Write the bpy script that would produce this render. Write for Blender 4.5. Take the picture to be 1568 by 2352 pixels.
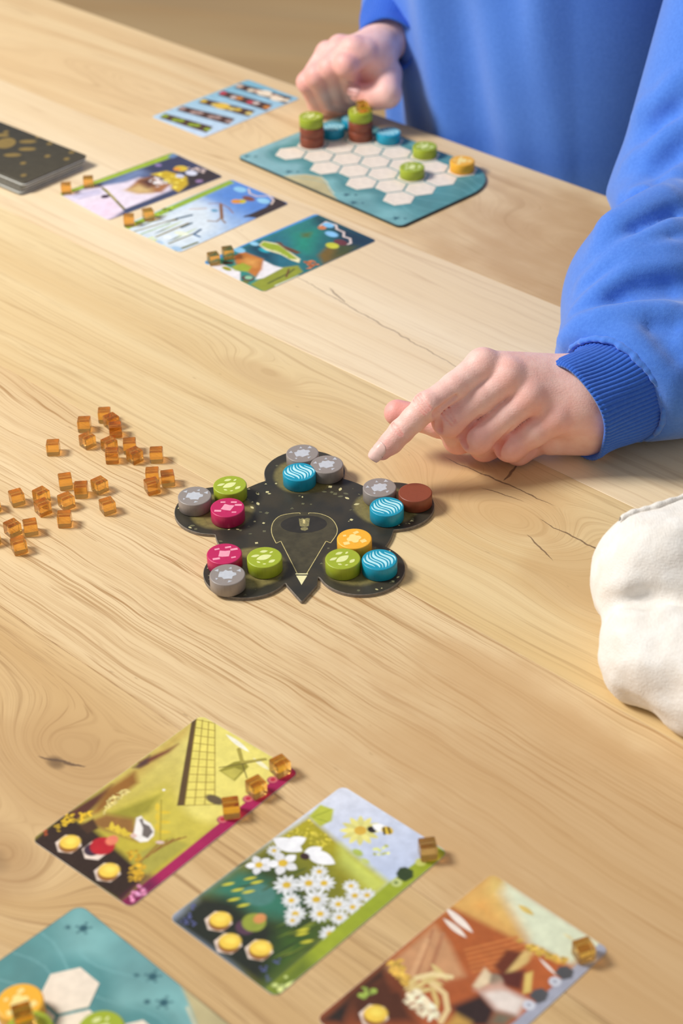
import bpy, bmesh, math, random
import numpy as np
from mathutils import Vector, Matrix

for o in list(bpy.data.objects):
    bpy.data.objects.remove(o, do_unlink=True)
scene = bpy.context.scene
COL = scene.collection
TOP = 0.74                      # height of the table top above the floor (m)

# ------------------------------------------------------------------ camera
F_PX, PITCH, ROLL, CAM_H = 4159.3, 0.6084892, -0.02600927, 0.601374
cam_data = bpy.data.cameras.new('camera')
cam = bpy.data.objects.new('camera', cam_data)
COL.objects.link(cam)
cam_data.sensor_fit = 'VERTICAL'
cam_data.sensor_height = 36.0
cam_data.sensor_width = 24.0
cam_data.lens = F_PX / 2352 * 36.0
cam_data.clip_start = 0.05
cam.matrix_world = (Matrix.Translation((0, 0, TOP + CAM_H))
                    @ Matrix.Rotation(math.pi / 2 - PITCH, 4, 'X') @ Matrix.Rotation(ROLL, 4, 'Z'))
cam_data.dof.use_dof = True
cam_data.dof.focus_distance = 1.04
cam_data.dof.aperture_fstop = 8.5
scene.camera = cam

# ------------------------------------------------------------------ world, lights, exposure
world = bpy.data.worlds.new('world')
scene.world = world
world.use_nodes = True
wbg = world.node_tree.nodes['Background']
wbg.inputs['Color'].default_value = (0.97, 0.975, 1.0, 1)
wbg.inputs['Strength'].default_value = 0.33

def area_light(name, loc, target, size, power, color):
    d = bpy.data.lights.new(name, 'AREA')
    d.shape = 'SQUARE'
    d.size = size
    d.energy = power
    d.color = color
    o = bpy.data.objects.new(name, d)
    COL.objects.link(o)
    o.location = loc
    o.rotation_euler = (Vector(target) - Vector(loc)).to_track_quat('-Z', 'Y').to_euler()
    return o

# large bright window to the left of the table
area_light('window_light', (-1.50, 1.10, TOP + 1.50), (0.0, 1.0, TOP), 0.55, 52, (1.0, 0.975, 0.93))

scene.view_settings.view_transform = 'Standard'
scene.view_settings.look = 'None'
scene.view_settings.gamma = 1.0
scene.view_settings.exposure = 0.0
scene.view_settings.use_curve_mapping = False

rng = np.random.default_rng(7)
random.seed(7)
R2 = math.sqrt(0.5)
EU = Vector((R2, -R2, 0))        # along the table boards
EV = Vector((R2, R2, 0))         # across the table boards, towards the far edge


def srgb(r, g, b, a=1.0):
    def f(c):
        c /= 255.0
        return c / 12.92 if c <= 0.04045 else ((c + 0.055) / 1.055) ** 2.4
    return (f(r), f(g), f(b), a)

# ------------------------------------------------------------------ object helpers
def tag(o, label=None, cat=None, group=None, kind=None):
    if label: o['label'] = label
    if cat: o['category'] = cat
    if group: o['group'] = group
    if kind: o['kind'] = kind
    return o

def empty(name, loc=(0, 0, 0), rotz=0.0):
    o = bpy.data.objects.new(name, None)
    o.empty_display_size = 0.02
    COL.objects.link(o)
    o.location = loc
    o.rotation_euler = (0, 0, rotz)
    return o

def mesh_data(name, verts, faces, smooth=False):
    me = bpy.data.meshes.new(name)
    me.from_pydata([tuple(map(float, v)) for v in verts], [], [tuple(map(int, f)) for f in faces])
    if smooth:
        me.polygons.foreach_set('use_smooth', [True] * len(me.polygons))
    me.update()
    return me

def big_mesh(name, verts, quads, smooth=True):
    verts = np.asarray(verts, np.float32); quads = np.asarray(quads, np.int32)
    me = bpy.data.meshes.new(name)
    n, m = len(verts), len(quads)
    me.vertices.add(n); me.vertices.foreach_set('co', verts.ravel())
    me.loops.add(m * 4); me.loops.foreach_set('vertex_index', quads.ravel())
    me.polygons.add(m)
    me.polygons.foreach_set('loop_start', np.arange(0, m * 4, 4, dtype=np.int32))
    me.polygons.foreach_set('loop_total', np.full(m, 4, np.int32))
    me.polygons.foreach_set('use_smooth', np.full(m, smooth))
    me.update(calc_edges=True)
    me.validate()
    return me

def obj(name, me, mat=None, parent=None, loc=None, rotz=None):
    o = bpy.data.objects.new(name, me)
    COL.objects.link(o)
    if mat is not None and len(me.materials) == 0:
        me.materials.append(mat)
    if parent is not None: o.parent = parent
    if loc is not None: o.location = loc
    if rotz is not None: o.rotation_euler = (0, 0, rotz)
    return o

def from_bm(name, bm, smooth=False):
    me = bpy.data.meshes.new(name)
    bmesh.ops.recalc_face_normals(bm, faces=bm.faces)
    bm.to_mesh(me); bm.free()
    if smooth:
        me.polygons.foreach_set('use_smooth', [True] * len(me.polygons))
    return me

def color_attr(me, cols, name='Col'):
    a = me.color_attributes.new(name, 'FLOAT_COLOR', 'POINT')
    c = np.ones((len(me.vertices), 4), np.float32)
    c[:, :3] = np.asarray(cols)[:, :3]
    a.data.foreach_set('color', c.ravel())

def box_bm(x0, x1, y0, y1, z0, z1, bev=0.0, seg=2):
    bm = bmesh.new()
    bmesh.ops.create_cube(bm, size=1)
    for v in bm.verts:
        v.co = Vector(((x0 + x1) / 2 + v.co.x * (x1 - x0), (y0 + y1) / 2 + v.co.y * (y1 - y0), (z0 + z1) / 2 + v.co.z * (z1 - z0)))
    if bev:
        bmesh.ops.bevel(bm, geom=bm.edges[:], offset=bev, segments=seg, affect='EDGES', profile=0.5)
    return bm

def slab_bm(outline, z0, z1, bev=0.0, seg=2):
    """prism over a closed CCW outline, top rim optionally bevelled"""
    bm = bmesh.new()
    vs = [bm.verts.new((x, y, z0)) for x, y in outline]
    f = bm.faces.new(vs)
    r = bmesh.ops.extrude_face_region(bm, geom=[f])
    for v in [e for e in r['geom'] if isinstance(e, bmesh.types.BMVert)]:
        v.co.z = z1
    bmesh.ops.recalc_face_normals(bm, faces=bm.faces)
    if bev:
        ed = [e for e in bm.edges if all(abs(v.co.z - z1) < 1e-7 for v in e.verts)]
        bmesh.ops.bevel(bm, geom=ed, offset=bev, segments=seg, affect='EDGES', profile=0.5)
    return bm

def round_rect(x0, y0, x1, y1, r, n=6):
    pts = []
    for cx, cy, a0 in ((x1 - r, y0 + r, -90), (x1 - r, y1 - r, 0), (x0 + r, y1 - r, 90), (x0 + r, y0 + r, 180)):
        for i in range(n + 1):
            a = math.radians(a0 + 90 * i / n)
            pts.append((cx + r * math.cos(a), cy + r * math.sin(a)))
    return pts

# ------------------------------------------------------------------ node helpers
class NX:
    """a float socket with arithmetic, so shader maths reads as formulas"""
    def __init__(s, nt, sock): s.nt, s.s = nt, sock
    def _m(s, op, *a, clamp=False):
        n = s.nt.nodes.new('ShaderNodeMath'); n.operation = op; n.use_clamp = clamp
        for i, x in enumerate((s,) + a):
            if isinstance(x, NX): s.nt.links.new(x.s, n.inputs[i])
            else: n.inputs[i].default_value = x
        return NX(s.nt, n.outputs[0])
    def __add__(s, o): return s._m('ADD', o)
    __radd__ = __add__
    def __mul__(s, o): return s._m('MULTIPLY', o)
    __rmul__ = __mul__
    def __sub__(s, o): return s._m('SUBTRACT', o)
    def __rsub__(s, o): return (s * -1.0) + o
    def __truediv__(s, o): return s._m('DIVIDE', o)
    def pw(s, o): return s._m('POWER', o)
    def exp(s): return s._m('EXPONENT')
    def ab(s): return s._m('ABSOLUTE')
    def sq(s): return s._m('MULTIPLY', s)
    def sqrt(s): return s._m('SQRT')
    def sin(s): return s._m('SINE')
    def mx(s, o): return s._m('MAXIMUM', o)
    def mn(s, o): return s._m('MINIMUM', o)
    def clamp(s): return s._m('ADD', 0.0, clamp=True)
    def step(s, a, b):
        n = s.nt.nodes.new('ShaderNodeMapRange'); n.interpolation_type = 'SMOOTHSTEP'
        s.nt.links.new(s.s, n.inputs[0])
        n.inputs[1].default_value = a; n.inputs[2].default_value = b
        n.inputs[3].default_value = 0; n.inputs[4].default_value = 1
        return NX(s.nt, n.outputs[0])

def vec(nt, x, y, z=0.0):
    n = nt.nodes.new('ShaderNodeCombineXYZ')
    for i, a in enumerate((x, y, z)):
        if isinstance(a, NX): nt.links.new(a.s, n.inputs[i])
        else: n.inputs[i].default_value = a
    return n.outputs[0]

def noise(nt, v, scale=1.0, detail=2.0, rough=0.5, dist=0.0, dim='3D'):
    n = nt.nodes.new('ShaderNodeTexNoise'); n.noise_dimensions = dim
    nt.links.new(v, n.inputs['Vector'])
    n.inputs['Scale'].default_value = scale; n.inputs['Detail'].default_value = detail
    n.inputs['Roughness'].default_value = rough; n.inputs['Distortion'].default_value = dist
    return NX(nt, n.outputs['Fac'])

def mixc(nt, fac, a, b, mode='MIX'):
    n = nt.nodes.new('ShaderNodeMix'); n.data_type = 'RGBA'; n.blend_type = mode
    if isinstance(fac, NX): nt.links.new(fac.s, n.inputs[0])
    else: n.inputs[0].default_value = fac
    for i, x in ((6, a), (7, b)):
        if isinstance(x, (tuple, list)): n.inputs[i].default_value = x
        else: nt.links.new(x, n.inputs[i])
    return n.outputs[2]

def new_mat(name):
    m = bpy.data.materials.new(name); m.use_nodes = True
    nt = m.node_tree
    b = nt.nodes['Principled BSDF']
    return m, nt, b

def obj_xyz(nt):
    t = nt.nodes.new('ShaderNodeTexCoord')
    s = nt.nodes.new('ShaderNodeSeparateXYZ')
    nt.links.new(t.outputs['Object'], s.inputs[0])
    return t.outputs['Object'], NX(nt, s.outputs[0]), NX(nt, s.outputs[1]), NX(nt, s.outputs[2])

def bump(nt, b, h, strength=0.3, dist=0.001):
    n = nt.nodes.new('ShaderNodeBump')
    n.inputs['Strength'].default_value = strength; n.inputs['Distance'].default_value = dist
    nt.links.new(h.s if isinstance(h, NX) else h, n.inputs['Height'])
    nt.links.new(n.outputs[0], b.inputs['Normal'])

def simple_mat(name, col, rough=0.5, var=0.06, scale=120.0, bump_s=0.0, spec=0.5):
    """painted / printed surface with slight procedural mottling"""
    m, nt, b = new_mat(name)
    v, x, y, z = obj_xyz(nt)
    n = noise(nt, v, scale, 3)
    dark = tuple(c * (1 - var * 2) for c in col[:3]) + (1,)
    lite = tuple(min(1, c * (1 + var * 2)) for c in col[:3]) + (1,)
    nt.links.new(mixc(nt, n.step(0.3, 0.7), dark, lite), b.inputs['Base Color'])
    b.inputs['Roughness'].default_value = rough
    b.inputs['Specular IOR Level'].default_value = spec
    if bump_s: bump(nt, b, n, bump_s, 0.0005)
    return m

def attr_mat(name, rough=0.45, coat=0.0, spec=0.5):
    """colour print carried on the mesh (card art), with a faint paper grain"""
    m, nt, b = new_mat(name)
    a = nt.nodes.new('ShaderNodeAttribute'); a.attribute_name = 'Col'
    v, x, y, z = obj_xyz(nt)
    n = noise(nt, v, 900.0, 2)
    nt.links.new(mixc(nt, n.step(0.2, 0.8) * 0.05, a.outputs['Color'], (0.2, 0.15, 0.1, 1)), b.inputs['Base Color'])
    b.inputs['Roughness'].default_value = rough
    b.inputs['Coat Weight'].default_value = coat
    b.inputs['Coat Roughness'].default_value = 0.25
    b.inputs['Specular IOR Level'].default_value = spec
    return m
# ------------------------------------------------------------------ the table
def UV(u, v, z=0.0):
    p = EU * u + EV * v
    return Vector((p.x, p.y, TOP + z))

def wood_mat(name, light, mid, dark, knots=(), cracks=(), pore=0.5, pore_sc=1.0, wav=0.004, band=40.0, seed=0.0, fig=0.5, rough=0.42, yellow=None, pool=()):
    """oak board: growth figure bent round knots, pores, cracks. x runs along the grain, y across (m)"""
    m, nt, b = new_mat(name)
    v, x, y, z = obj_xyz(nt)
    f = y + (noise(nt, vec(nt, x * 2.2 + seed, y * 5.0, seed), 1.0, 2) - 0.5) * (wav * 5)
    f = f + (noise(nt, vec(nt, x * 9.0, y * 22.0, seed + 4), 1.0, 2) - 0.5) * wav
    kmask = None
    for (kx, ky, rx, ry, amp, core, dk) in knots:
        dx = (x - kx) / rx
        dy = (y - ky) / ry
        g = (dx.sq() + dy.sq()) * -1.0
        f = f + g.exp() * amp
        if core > 0:
            w = noise(nt, vec(nt, x * 60.0, y * 60.0, seed), 1.0, 3) * 0.9
            d = ((x - kx) / (core * 1.5)).sq() + ((y - ky) / core).sq() + w
            k = (1.0 - d.step(0.5, 1.7)) * dk
            kmask = k if kmask is None else kmask.mx(k)
    f = f + (noise(nt, vec(nt, x * 26.0, y * 30.0, seed + 21), 1.0, 1) - 0.5) * (wav * 0.55)
    bands = noise(nt, vec(nt, x * 0.9 + seed, f * band, seed), 1.0, 3, 0.55)
    fine = noise(nt, vec(nt, x * 7.0, f * 620.0, seed + 2), 1.0, 4, 0.65)
    col = mixc(nt, bands.step(0.30, 0.68), light, mid)
    cl = noise(nt, vec(nt, x * 6.0, y * 14.0, seed + 9), 1.0, 3)
    col = mixc(nt, cl.step(0.5, 0.8) * 0.35, col, mid)
    if yellow:
        col = mixc(nt, noise(nt, vec(nt, x * 3.0, y * 8.0, seed + 3), 1.0, 2).step(0.5, 0.75) * 0.55, col, yellow)
    col = mixc(nt, fine.step(0.50, 0.78) * (0.22 * fig + 0.10), col, dark)
    # growth lines: long thin lines that follow the figure
    gl = noise(nt, vec(nt, x * 2.6, f * (band * 5.0), seed + 6), 1.0, 1.0)
    gm = noise(nt, vec(nt, x * 5.0, f * 70.0, seed + 11), 1.0, 2).step(0.35, 0.6)
    ln = 1.0 - (gl - 0.5).ab().step(0.0, 0.035)
    ln2 = 1.0 - (noise(nt, vec(nt, x * 3.2, f * (band * 9.0), seed + 16), 1.0, 1.0) - 0.5).ab().step(0.0, 0.05)
    col = mixc(nt, (ln * gm * 0.75 + ln2 * 0.22) * fig, col, dark)
    # pores: short dark dashes along the grain
    p1 = noise(nt, vec(nt, x * 34.0, f * (1900.0 * pore_sc), seed + 5), 1.0, 1.0)
    p2 = noise(nt, vec(nt, x * 4.0, f * 85.0, seed + 8), 1.0, 2)
    pm = p1.step(0.60, 0.70) * p2.step(0.36, 0.60)
    col = mixc(nt, pm * (pore * 0.7), col, dark)
    spk = noise(nt, vec(nt, x * 90.0, f * 420.0, seed + 15), 1.0, 1.0).step(0.79, 0.84)
    col = mixc(nt, spk * 0.4, col, tuple(c * 0.5 for c in dark[:3]) + (1,))
    for (px, py, rx, ry, pc, st) in pool:
        d = ((x - px) / rx).sq() + ((y - py) / ry).sq() + (noise(nt, vec(nt, x * 25.0, y * 40.0, seed), 1.0, 4) - 0.5) * 1.2
        col = mixc(nt, (1.0 - d.step(0.2, 1.2)) * st, col, pc)
    if kmask is not None:
        col = mixc(nt, kmask, col, srgb(92, 66, 44))
    cr = None
    wx = (noise(nt, vec(nt, x * 90.0, y * 90.0, seed + 7), 1.0, 3) - 0.5) * 0.005
    for (ax, ay, bx, by, w, cs) in cracks:
        L = math.hypot(bx - ax, by - ay); ux, uy = (bx - ax) / L, (by - ay) / L
        X = x + wx - ax; Y = y - wx - ay
        t = X * ux + Y * uy
        n = (X * (-uy) + Y * ux).ab()
        e = ((t - L / 2).ab() / (L / 2)).clamp()
        prof = (1.0 - e.sq()) * w
        k = (1.0 - (n / (prof + 1e-5)).step(0.45, 1.25)) * (1.0 - e.step(0.85, 1.0)) * cs
        cr = k if cr is None else cr.mx(k)
    if cr is not None:
        col = mixc(nt, cr, col, srgb(104, 80, 60))
    nt.links.new(col, b.inputs['Base Color'])
    h = (1.0 - pm) * 0.5 + fine * 0.25
    if cr is not None: h = h - cr * 1.5
    bump(nt, b, h, 0.22, 0.0004)
    b.inputs['Roughness'].default_value = rough
    b.inputs['Specular IOR Level'].default_value = 0.42
    return m

# boards: (v0, v1, u centre) with their own look; local x = u - U0, y = v - (v0+v1)/2
U0 = -0.45
BOARDS = [
    (0.890, 1.055, dict(light=srgb(241, 212, 164), mid=srgb(227, 192, 142), dark=srgb(172, 130, 82), seed=1.3, band=22, fig=0.55, pore=0.35,
        knots=[(-0.236, -0.012, 0.16, 0.038, 0.075, 0, 0), (-0.75, 0.0, 0.25, 0.03, -0.05, 0, 0)],
        pool=[(-0.12, -0.02, 0.30, 0.16, srgb(194, 152, 100), 0.72)])),
    (0.728, 0.890, dict(light=srgb(245, 223, 186), mid=srgb(236, 209, 167), dark=srgb(188, 150, 109), seed=4.1, band=20, fig=0.35, pore=0.3,
        knots=[(-0.415, 0.003, 0.035, 0.020, 0.012, 0.0045, 0.4), (-0.15, 0.02, 0.3, 0.05, 0.03, 0, 0)],
        cracks=[(-0.425, -0.005, -0.17, -0.034, 0.0006, 0.55), (-0.43, 0.012, -0.385, -0.006, 0.0007, 0.6), (-0.36, -0.006, -0.335, -0.014, 0.0010, 0.6)])),
    (0.580, 0.728, dict(light=srgb(234, 209, 161), mid=srgb(222, 191, 139), dark=srgb(160, 121, 73), seed=2.2, band=26, fig=0.4, pore=0.35,
        yellow=srgb(219, 184, 121),
        knots=[(-0.307, 0.033, 0.040, 0.017, 0.028, 0, 0), (-0.085, 0.010, 0.060, 0.030, 0.065, 0, 0), (0.0, -0.018, 0.035, 0.020, 0.03, 0, 0)],
        pool=[(-0.115, 0.032, 0.075, 0.045, srgb(200, 158, 104), 0.45), (-0.02, 0.0, 0.04, 0.035, srgb(200, 160, 108), 0.4), (-0.307, 0.033, 0.04, 0.013, srgb(206, 172, 123), 0.6)],
        cracks=[(-0.158, 0.040, -0.070, 0.045, 0.0007, 0.8), (-0.118, 0.068, -0.112, 0.044, 0.0011, 0.8), (-0.118, 0.030, -0.088, 0.036, 0.0005, 0.8),
                (-0.073, 0.028, -0.012, 0.027, 0.0007, 0.8), (-0.068, 0.012, -0.040, 0.002, 0.0006, 0.8), (0.005, 0.040, 0.012, 0.020, 0.0008, 0.8), (-0.155, 0.060, -0.13, 0.062, 0.0004, 0.7)])),
    (0.421, 0.580, dict(light=srgb(234, 206, 161), mid=srgb(221, 189, 141), dark=srgb(168, 124, 73), seed=7.7, band=44, fig=0.95, pore=0.7, pore_sc=0.8, wav=0.008,
        pool=[(0.16, -0.01, 0.24, 0.10, srgb(200, 158, 108), 0.65), (0.02, 0.05, 0.07, 0.03, srgb(206, 166, 116), 0.5)])),
    (0.262, 0.421, dict(light=srgb(222, 189, 139), mid=srgb(206, 169, 117), dark=srgb(150, 109, 65), seed=11.0, band=36, fig=0.7, pore=0.6, pore_sc=0.8,
        knots=[(-0.115, 0.022, 0.05, 0.03, 0.04, 0.0045, 0.7), (-0.085, -0.040, 0.045, 0.028, 0.06, 0.008, 0.3)],
        pool=[(-0.11, 0.015, 0.06, 0.04, srgb(184, 144, 97), 0.45), (-0.085, -0.04, 0.035, 0.025, srgb(174, 134, 91), 0.55)],
        cracks=[(-0.125, 0.018, -0.100, 0.030, 0.0011, 0.9)])),
    (0.100, 0.262, dict(light=srgb(222, 189, 139), mid=srgb(208, 170, 117), dark=srgb(154, 114, 67), seed=15.0, band=36, fig=0.6, pore=0.5, pore_sc=0.8)),
]
table = empty('table', UV(U0, 0.55, -TOP))
tag(table, 'pale oak dining table of wide glued boards with knots and dark cracks', 'table')
T_U0, T_U1 = -1.75, 0.75
tinv = Matrix.Rotation(-math.pi / 4, 4, 'Z')
table.rotation_euler = (0, 0, -math.pi / 4)
BT = 0.032
for i, (v0, v1, kw) in enumerate(BOARDS):
    hw = (v1 - v0) / 2 - 0.00012
    bm = box_bm(T_U0 - U0, T_U1 - U0, -hw, hw, -BT, 0, 0.0)
    ed = [e for e in bm.edges if all(abs(v.co.z) < 1e-6 for v in e.verts) and abs(e.verts[0].co.y - e.verts[1].co.y) < 1e-6]
    if i == 0:
        far = [e for e in ed if e.verts[0].co.y > 0]
        bmesh.ops.bevel(bm, geom=far, offset=0.003, segments=3, affect='EDGES', profile=0.5)
        ed = []
    bmesh.ops.bevel(bm, geom=ed, offset=0.00018, segments=1, affect='EDGES') if ed else None
    o = obj('plank', from_bm('plank', bm), wood_mat('oak_board', **kw), table)
    o.location = (0, (v0 + v1) / 2 - 0.55, TOP)
# underframe
leg_mat = wood_mat('oak_leg', srgb(214, 172, 115), srgb(196, 150, 95), srgb(140, 98, 55), seed=21.0, rough=0.5)
for sx in (T_U0 - U0 + 0.09, T_U1 - U0 - 0.09):
    for sy in (0.10 - 0.55 + 0.08, 1.055 - 0.55 - 0.08):
        obj('leg', from_bm('leg', box_bm(sx - 0.04, sx + 0.04, sy - 0.04, sy + 0.04, 0.0, TOP - BT, 0.004)), leg_mat, table)
# ------------------------------------------------------------------ floor
def floor_mat():
    m, nt, b = new_mat('floor_boards')
    v, x, y, z = obj_xyz(nt)
    n = noise(nt, vec(nt, x * 1.2, y * 7.0, 0.0), 1.0, 4)
    n2 = noise(nt, vec(nt, x * 0.9, y * 1.6, 3.0), 1.0, 2)
    c = mixc(nt, n.step(0.3, 0.7), srgb(252, 212, 152), srgb(240, 194, 132))
    c = mixc(nt, n2.step(0.4, 0.7) * 0.5, c, srgb(224, 190, 142))
    nt.links.new(c, b.inputs['Base Color'])
    b.inputs['Roughness'].default_value = 0.5
    return m
fl = empty('floor', (0, 0, 0), math.radians(-20))
tag(fl, kind='structure')
fm = floor_mat()
bd = from_bm('floor_plank', box_bm(-3.5, 3.5, -0.0985, 0.0985, -0.02, 0, 0.0012, 1))
for k in range(34):
    o = obj('floor_plank', bd, fm, fl)
    o.location = (0.35 * ((k * 7) % 5 - 2), -2.2 + 0.2 * k, 0)
# ------------------------------------------------------------------ small game pieces
def at(x, y, z=0.0):            # millimetres on the table top
    return Vector((x / 1000, y / 1000, TOP + z / 1000))

def paint_mat(name, col, rough=0.42):
    m, nt, b = new_mat(name)
    v, x, y, z = obj_xyz(nt)
    n = noise(nt, vec(nt, x * 700.0, y * 700.0, z * 90.0), 1.0, 3)
    n2 = noise(nt, v, 260.0, 2)
    dark = tuple(c * 0.72 for c in col[:3]) + (1,)
    c = mixc(nt, n.step(0.55, 0.8) * 0.5, col, dark)
    c = mixc(nt, n2.step(0.5, 0.8) * 0.15, c, tuple(min(1, q * 1.25 + 0.02) for q in col[:3]) + (1,))
    nt.links.new(c, b.inputs['Base Color'])
    b.inputs['Roughness'].default_value = rough
    bump(nt, b, n, 0.12, 0.0003)
    return m

TOK_R, TOK_H = 0.0098, 0.0082
def token_mesh():
    bm = bmesh.new()
    n = 48
    prof = [(TOK_R - 0.0005, 0), (TOK_R, 0.0004), (TOK_R, TOK_H - 0.0005), (TOK_R - 0.00018, TOK_H - 0.00015), (TOK_R - 0.0006, TOK_H)]
    rings = [[bm.verts.new((r * math.cos(2 * math.pi * i / n), r * math.sin(2 * math.pi * i / n), h)) for i in range(n)] for r, h in prof]
    for a, b in zip(rings, rings[1:]):
        for i in range(n):
            f = bm.faces.new((a[i], a[(i + 1) % n], b[(i + 1) % n], b[i])); f.smooth = True
    bm.faces.new(rings[-1]); bm.faces.new(rings[0][::-1])
    return bm
def token_data(name):
    me = bpy.data.meshes.new(name); bm = token_mesh(); bm.to_mesh(me); bm.free()
    return me

def polys_mesh(name, polys, z0, z1):
    """flat printed shapes as very thin raised patches"""
    from mathutils.geometry import tessellate_polygon
    V, Fc = [], []
    for p in polys:
        n = len(p)
        if sum(p[i][0] * p[(i + 1) % n][1] - p[(i + 1) % n][0] * p[i][1] for i in range(n)) < 0: p = p[::-1]
        b0 = len(V)
        V += [(x, y, z1) for x, y in p] + [(x, y, z0) for x, y in p]
        for t in tessellate_polygon([[Vector((x, y, 0)) for x, y in p]]):
            a, b, c = (p[k] for k in t)
            if (b[0] - a[0]) * (c[1] - a[1]) - (b[1] - a[1]) * (c[0] - a[0]) < 0: t = t[::-1]
            Fc.append(tuple(b0 + k for k in t))
        Fc += [(b0 + n + i, b0 + n + (i + 1) % n, b0 + (i + 1) % n, b0 + i) for i in range(n)]
    return mesh_data(name, V, Fc)

def leaf(cx, cy, L, w, ang, n=9):
    ca, sa = math.cos(ang), math.sin(ang)
    up = [(-L + 2 * L * i / n, w * math.sin(math.pi * i / n) ** 0.85) for i in range(n + 1)]
    pts = up + [(x, -y) for x, y in up[-2:0:-1]]
    return [(cx + x * ca - y * sa, cy + x * sa + y * ca) for x, y in pts]
def rect(cx, cy, a, b, ang):
    ca, sa = math.cos(ang), math.sin(ang)
    return [(cx + x * ca - y * sa, cy + x * sa + y * ca) for x, y in ((-a, -b), (a, -b), (a, b), (-a, b))]
def blob(cx, cy, r, n, jit, rg):
    return [(cx + r * (1 - jit * rg.random()) * math.cos(2 * math.pi * i / n), cy + r * (1 - jit * rg.random()) * math.sin(2 * math.pi * i / n)) for i in range(n)]
def wave(pts_a, pts_b):
    return pts_a + pts_b[::-1]

SYM = {}
rg = random.Random(3)
# stone: one broken boulder and chips (mm)
SYM['grey'] = [[(-4.6, -1.0), (-4.2, -3.4), (-2.2, -3.0), (-0.6, -4.4), (1.8, -3.4), (3.6, -3.2), (3.4, -0.8), (5.0, 0.6), (4.2, 2.6), (2.4, 2.6), (1.4, 4.0), (-0.6, 3.2), (-2.2, 3.8), (-3.0, 2.0), (-4.8, 1.6)],
               [(-8.0, 1.8), (-5.6, 1.4), (-6.2, 3.8)], [(3.8, 4.4), (5.6, 6.6), (6.5, 3.9)], [(-1.0, 5.4), (0.9, 5.2), (0.2, 7.2)], [(2.2, -5.0), (4.4, -5.0), (2.4, -7.0)], [(-5.4, -4.4), (-3.8, -4.6), (-4.6, -6.0)]]
SYM['green'] = [leaf(-0.3, -0.3, 4.6, 2.3, 0.5), leaf(-5.2, 0.8, 2.5, 1.15, 0.35), leaf(-1.0, 5.2, 2.3, 1.15, 0.25), leaf(4.4, -3.6, 2.2, 1.2, 0.7), leaf(3.2, 4.6, 1.3, 0.65, 0.8), leaf(-2.8, -4.9, 1.3, 0.65, -0.6), leaf(0.6, -6.4, 1.0, 0.5, 0.1)]
SYM['red'] = [[(-3.4, -2.4), (-1.2, -3.0), (2.4, -3.0), (3.0, -0.4), (3.6, 2.4), (0.6, 2.3), (-2.4, 3.0), (-2.8, 0.4)], rect(5.6, 3.3, 2.0, 0.9, 0.15), rect(2.4, 5.6, 1.7, 0.75, 0.15), rect(-4.6, -4.4, 2.0, 0.9, 0.12), rect(-3.8, 4.6, 1.4, 0.7, 0.2), rect(4.9, -4.2, 1.3, 0.6, 0.2)]
def cluster(cx, cy, r, k, off=0.0):
    n = 32; out = []
    for i in range(n):
        a = 2 * math.pi * i / n
        rr = r * (0.62 + 0.38 * abs(math.cos(k / 2 * (a - off))) ** 0.7)
        out.append((cx + rr * math.cos(a), cy + rr * math.sin(a)))
    return out
SYM['yellow'] = [cluster(-0.2, 0.0, 4.2, 4, 0.3), rect(5.0, -2.6, 1.6, 1.4, 0.5), rect(-4.4, -4.4, 1.7, 1.4, 0.3), rect(1.0, 5.6, 1.5, 1.1, 0.6), rect(-5.4, 2.8, 0.9, 0.8, 0.2)]
def ribbon(y_of, x0, x1, w, n=16):
    a = []; b = []
    for i in range(n + 1):
        t = i / n; x = x0 + (x1 - x0) * t
        hw = w * math.sin(math.pi * min(max(t, 0.02), 0.98)) ** 0.6
        y = y_of(x)
        a.append((x, y + hw)); b.append((x, y - hw))
    return a + b[::-1]
def rot(p, a):
    ca, sa = math.cos(a), math.sin(a)
    return [(x * ca - y * sa, x * sa + y * ca) for x, y in p]
SYM['blue'] = []
for off, w in ((-6.6, 0.5), (-4.3, 0.9), (-2.2, 0.45), (0.0, 1.0), (2.2, 0.5), (4.4, 0.95), (6.7, 0.5)):
    half = math.sqrt(max(1.0, 8.5 ** 2 - off ** 2)) * 0.95
    SYM['blue'].append(rot(ribbon(lambda x, o=off: o + 1.5 * math.sin(x * 0.40 + 0.12 * o), -half, half, w, 20), -1.15))
TOKC = {'grey': (srgb(150, 140, 134), srgb(196, 199, 206)), 'green': (srgb(163, 178, 44), srgb(229, 233, 160)),
        'red': (srgb(196, 32, 92), srgb(240, 160, 180)), 'yellow': (srgb(247, 180, 48), srgb(252, 222, 140)),
        'blue': (srgb(10, 152, 184), srgb(190, 238, 246)), 'brown': (srgb(140, 70, 46), None)}
TOK = {}
for c, (body, sym) in TOKC.items():
    me = token_data('wooden_token')
    me.materials.append(paint_mat('paint_' + c, body))
    sm = None
    if sym:
        sm = polys_mesh('symbol', [[(x / 1000, y / 1000) for x, y in p] for p in SYM[c]], TOK_H - 0.0001, TOK_H + 0.00005)
        sm.materials.append(simple_mat('print_' + c, sym, 0.45, 0.03, 400))
    TOK[c] = (me, sm)

def token(color, x, y, z, rotz, label, group=None):
    me, sm = TOK[color]
    o = obj('wooden_token', me, loc=at(x, y, z), rotz=math.radians(rotz))
    tag(o, label, 'token', group)
    if sm: obj('symbol', sm, parent=o)
    return o

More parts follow.
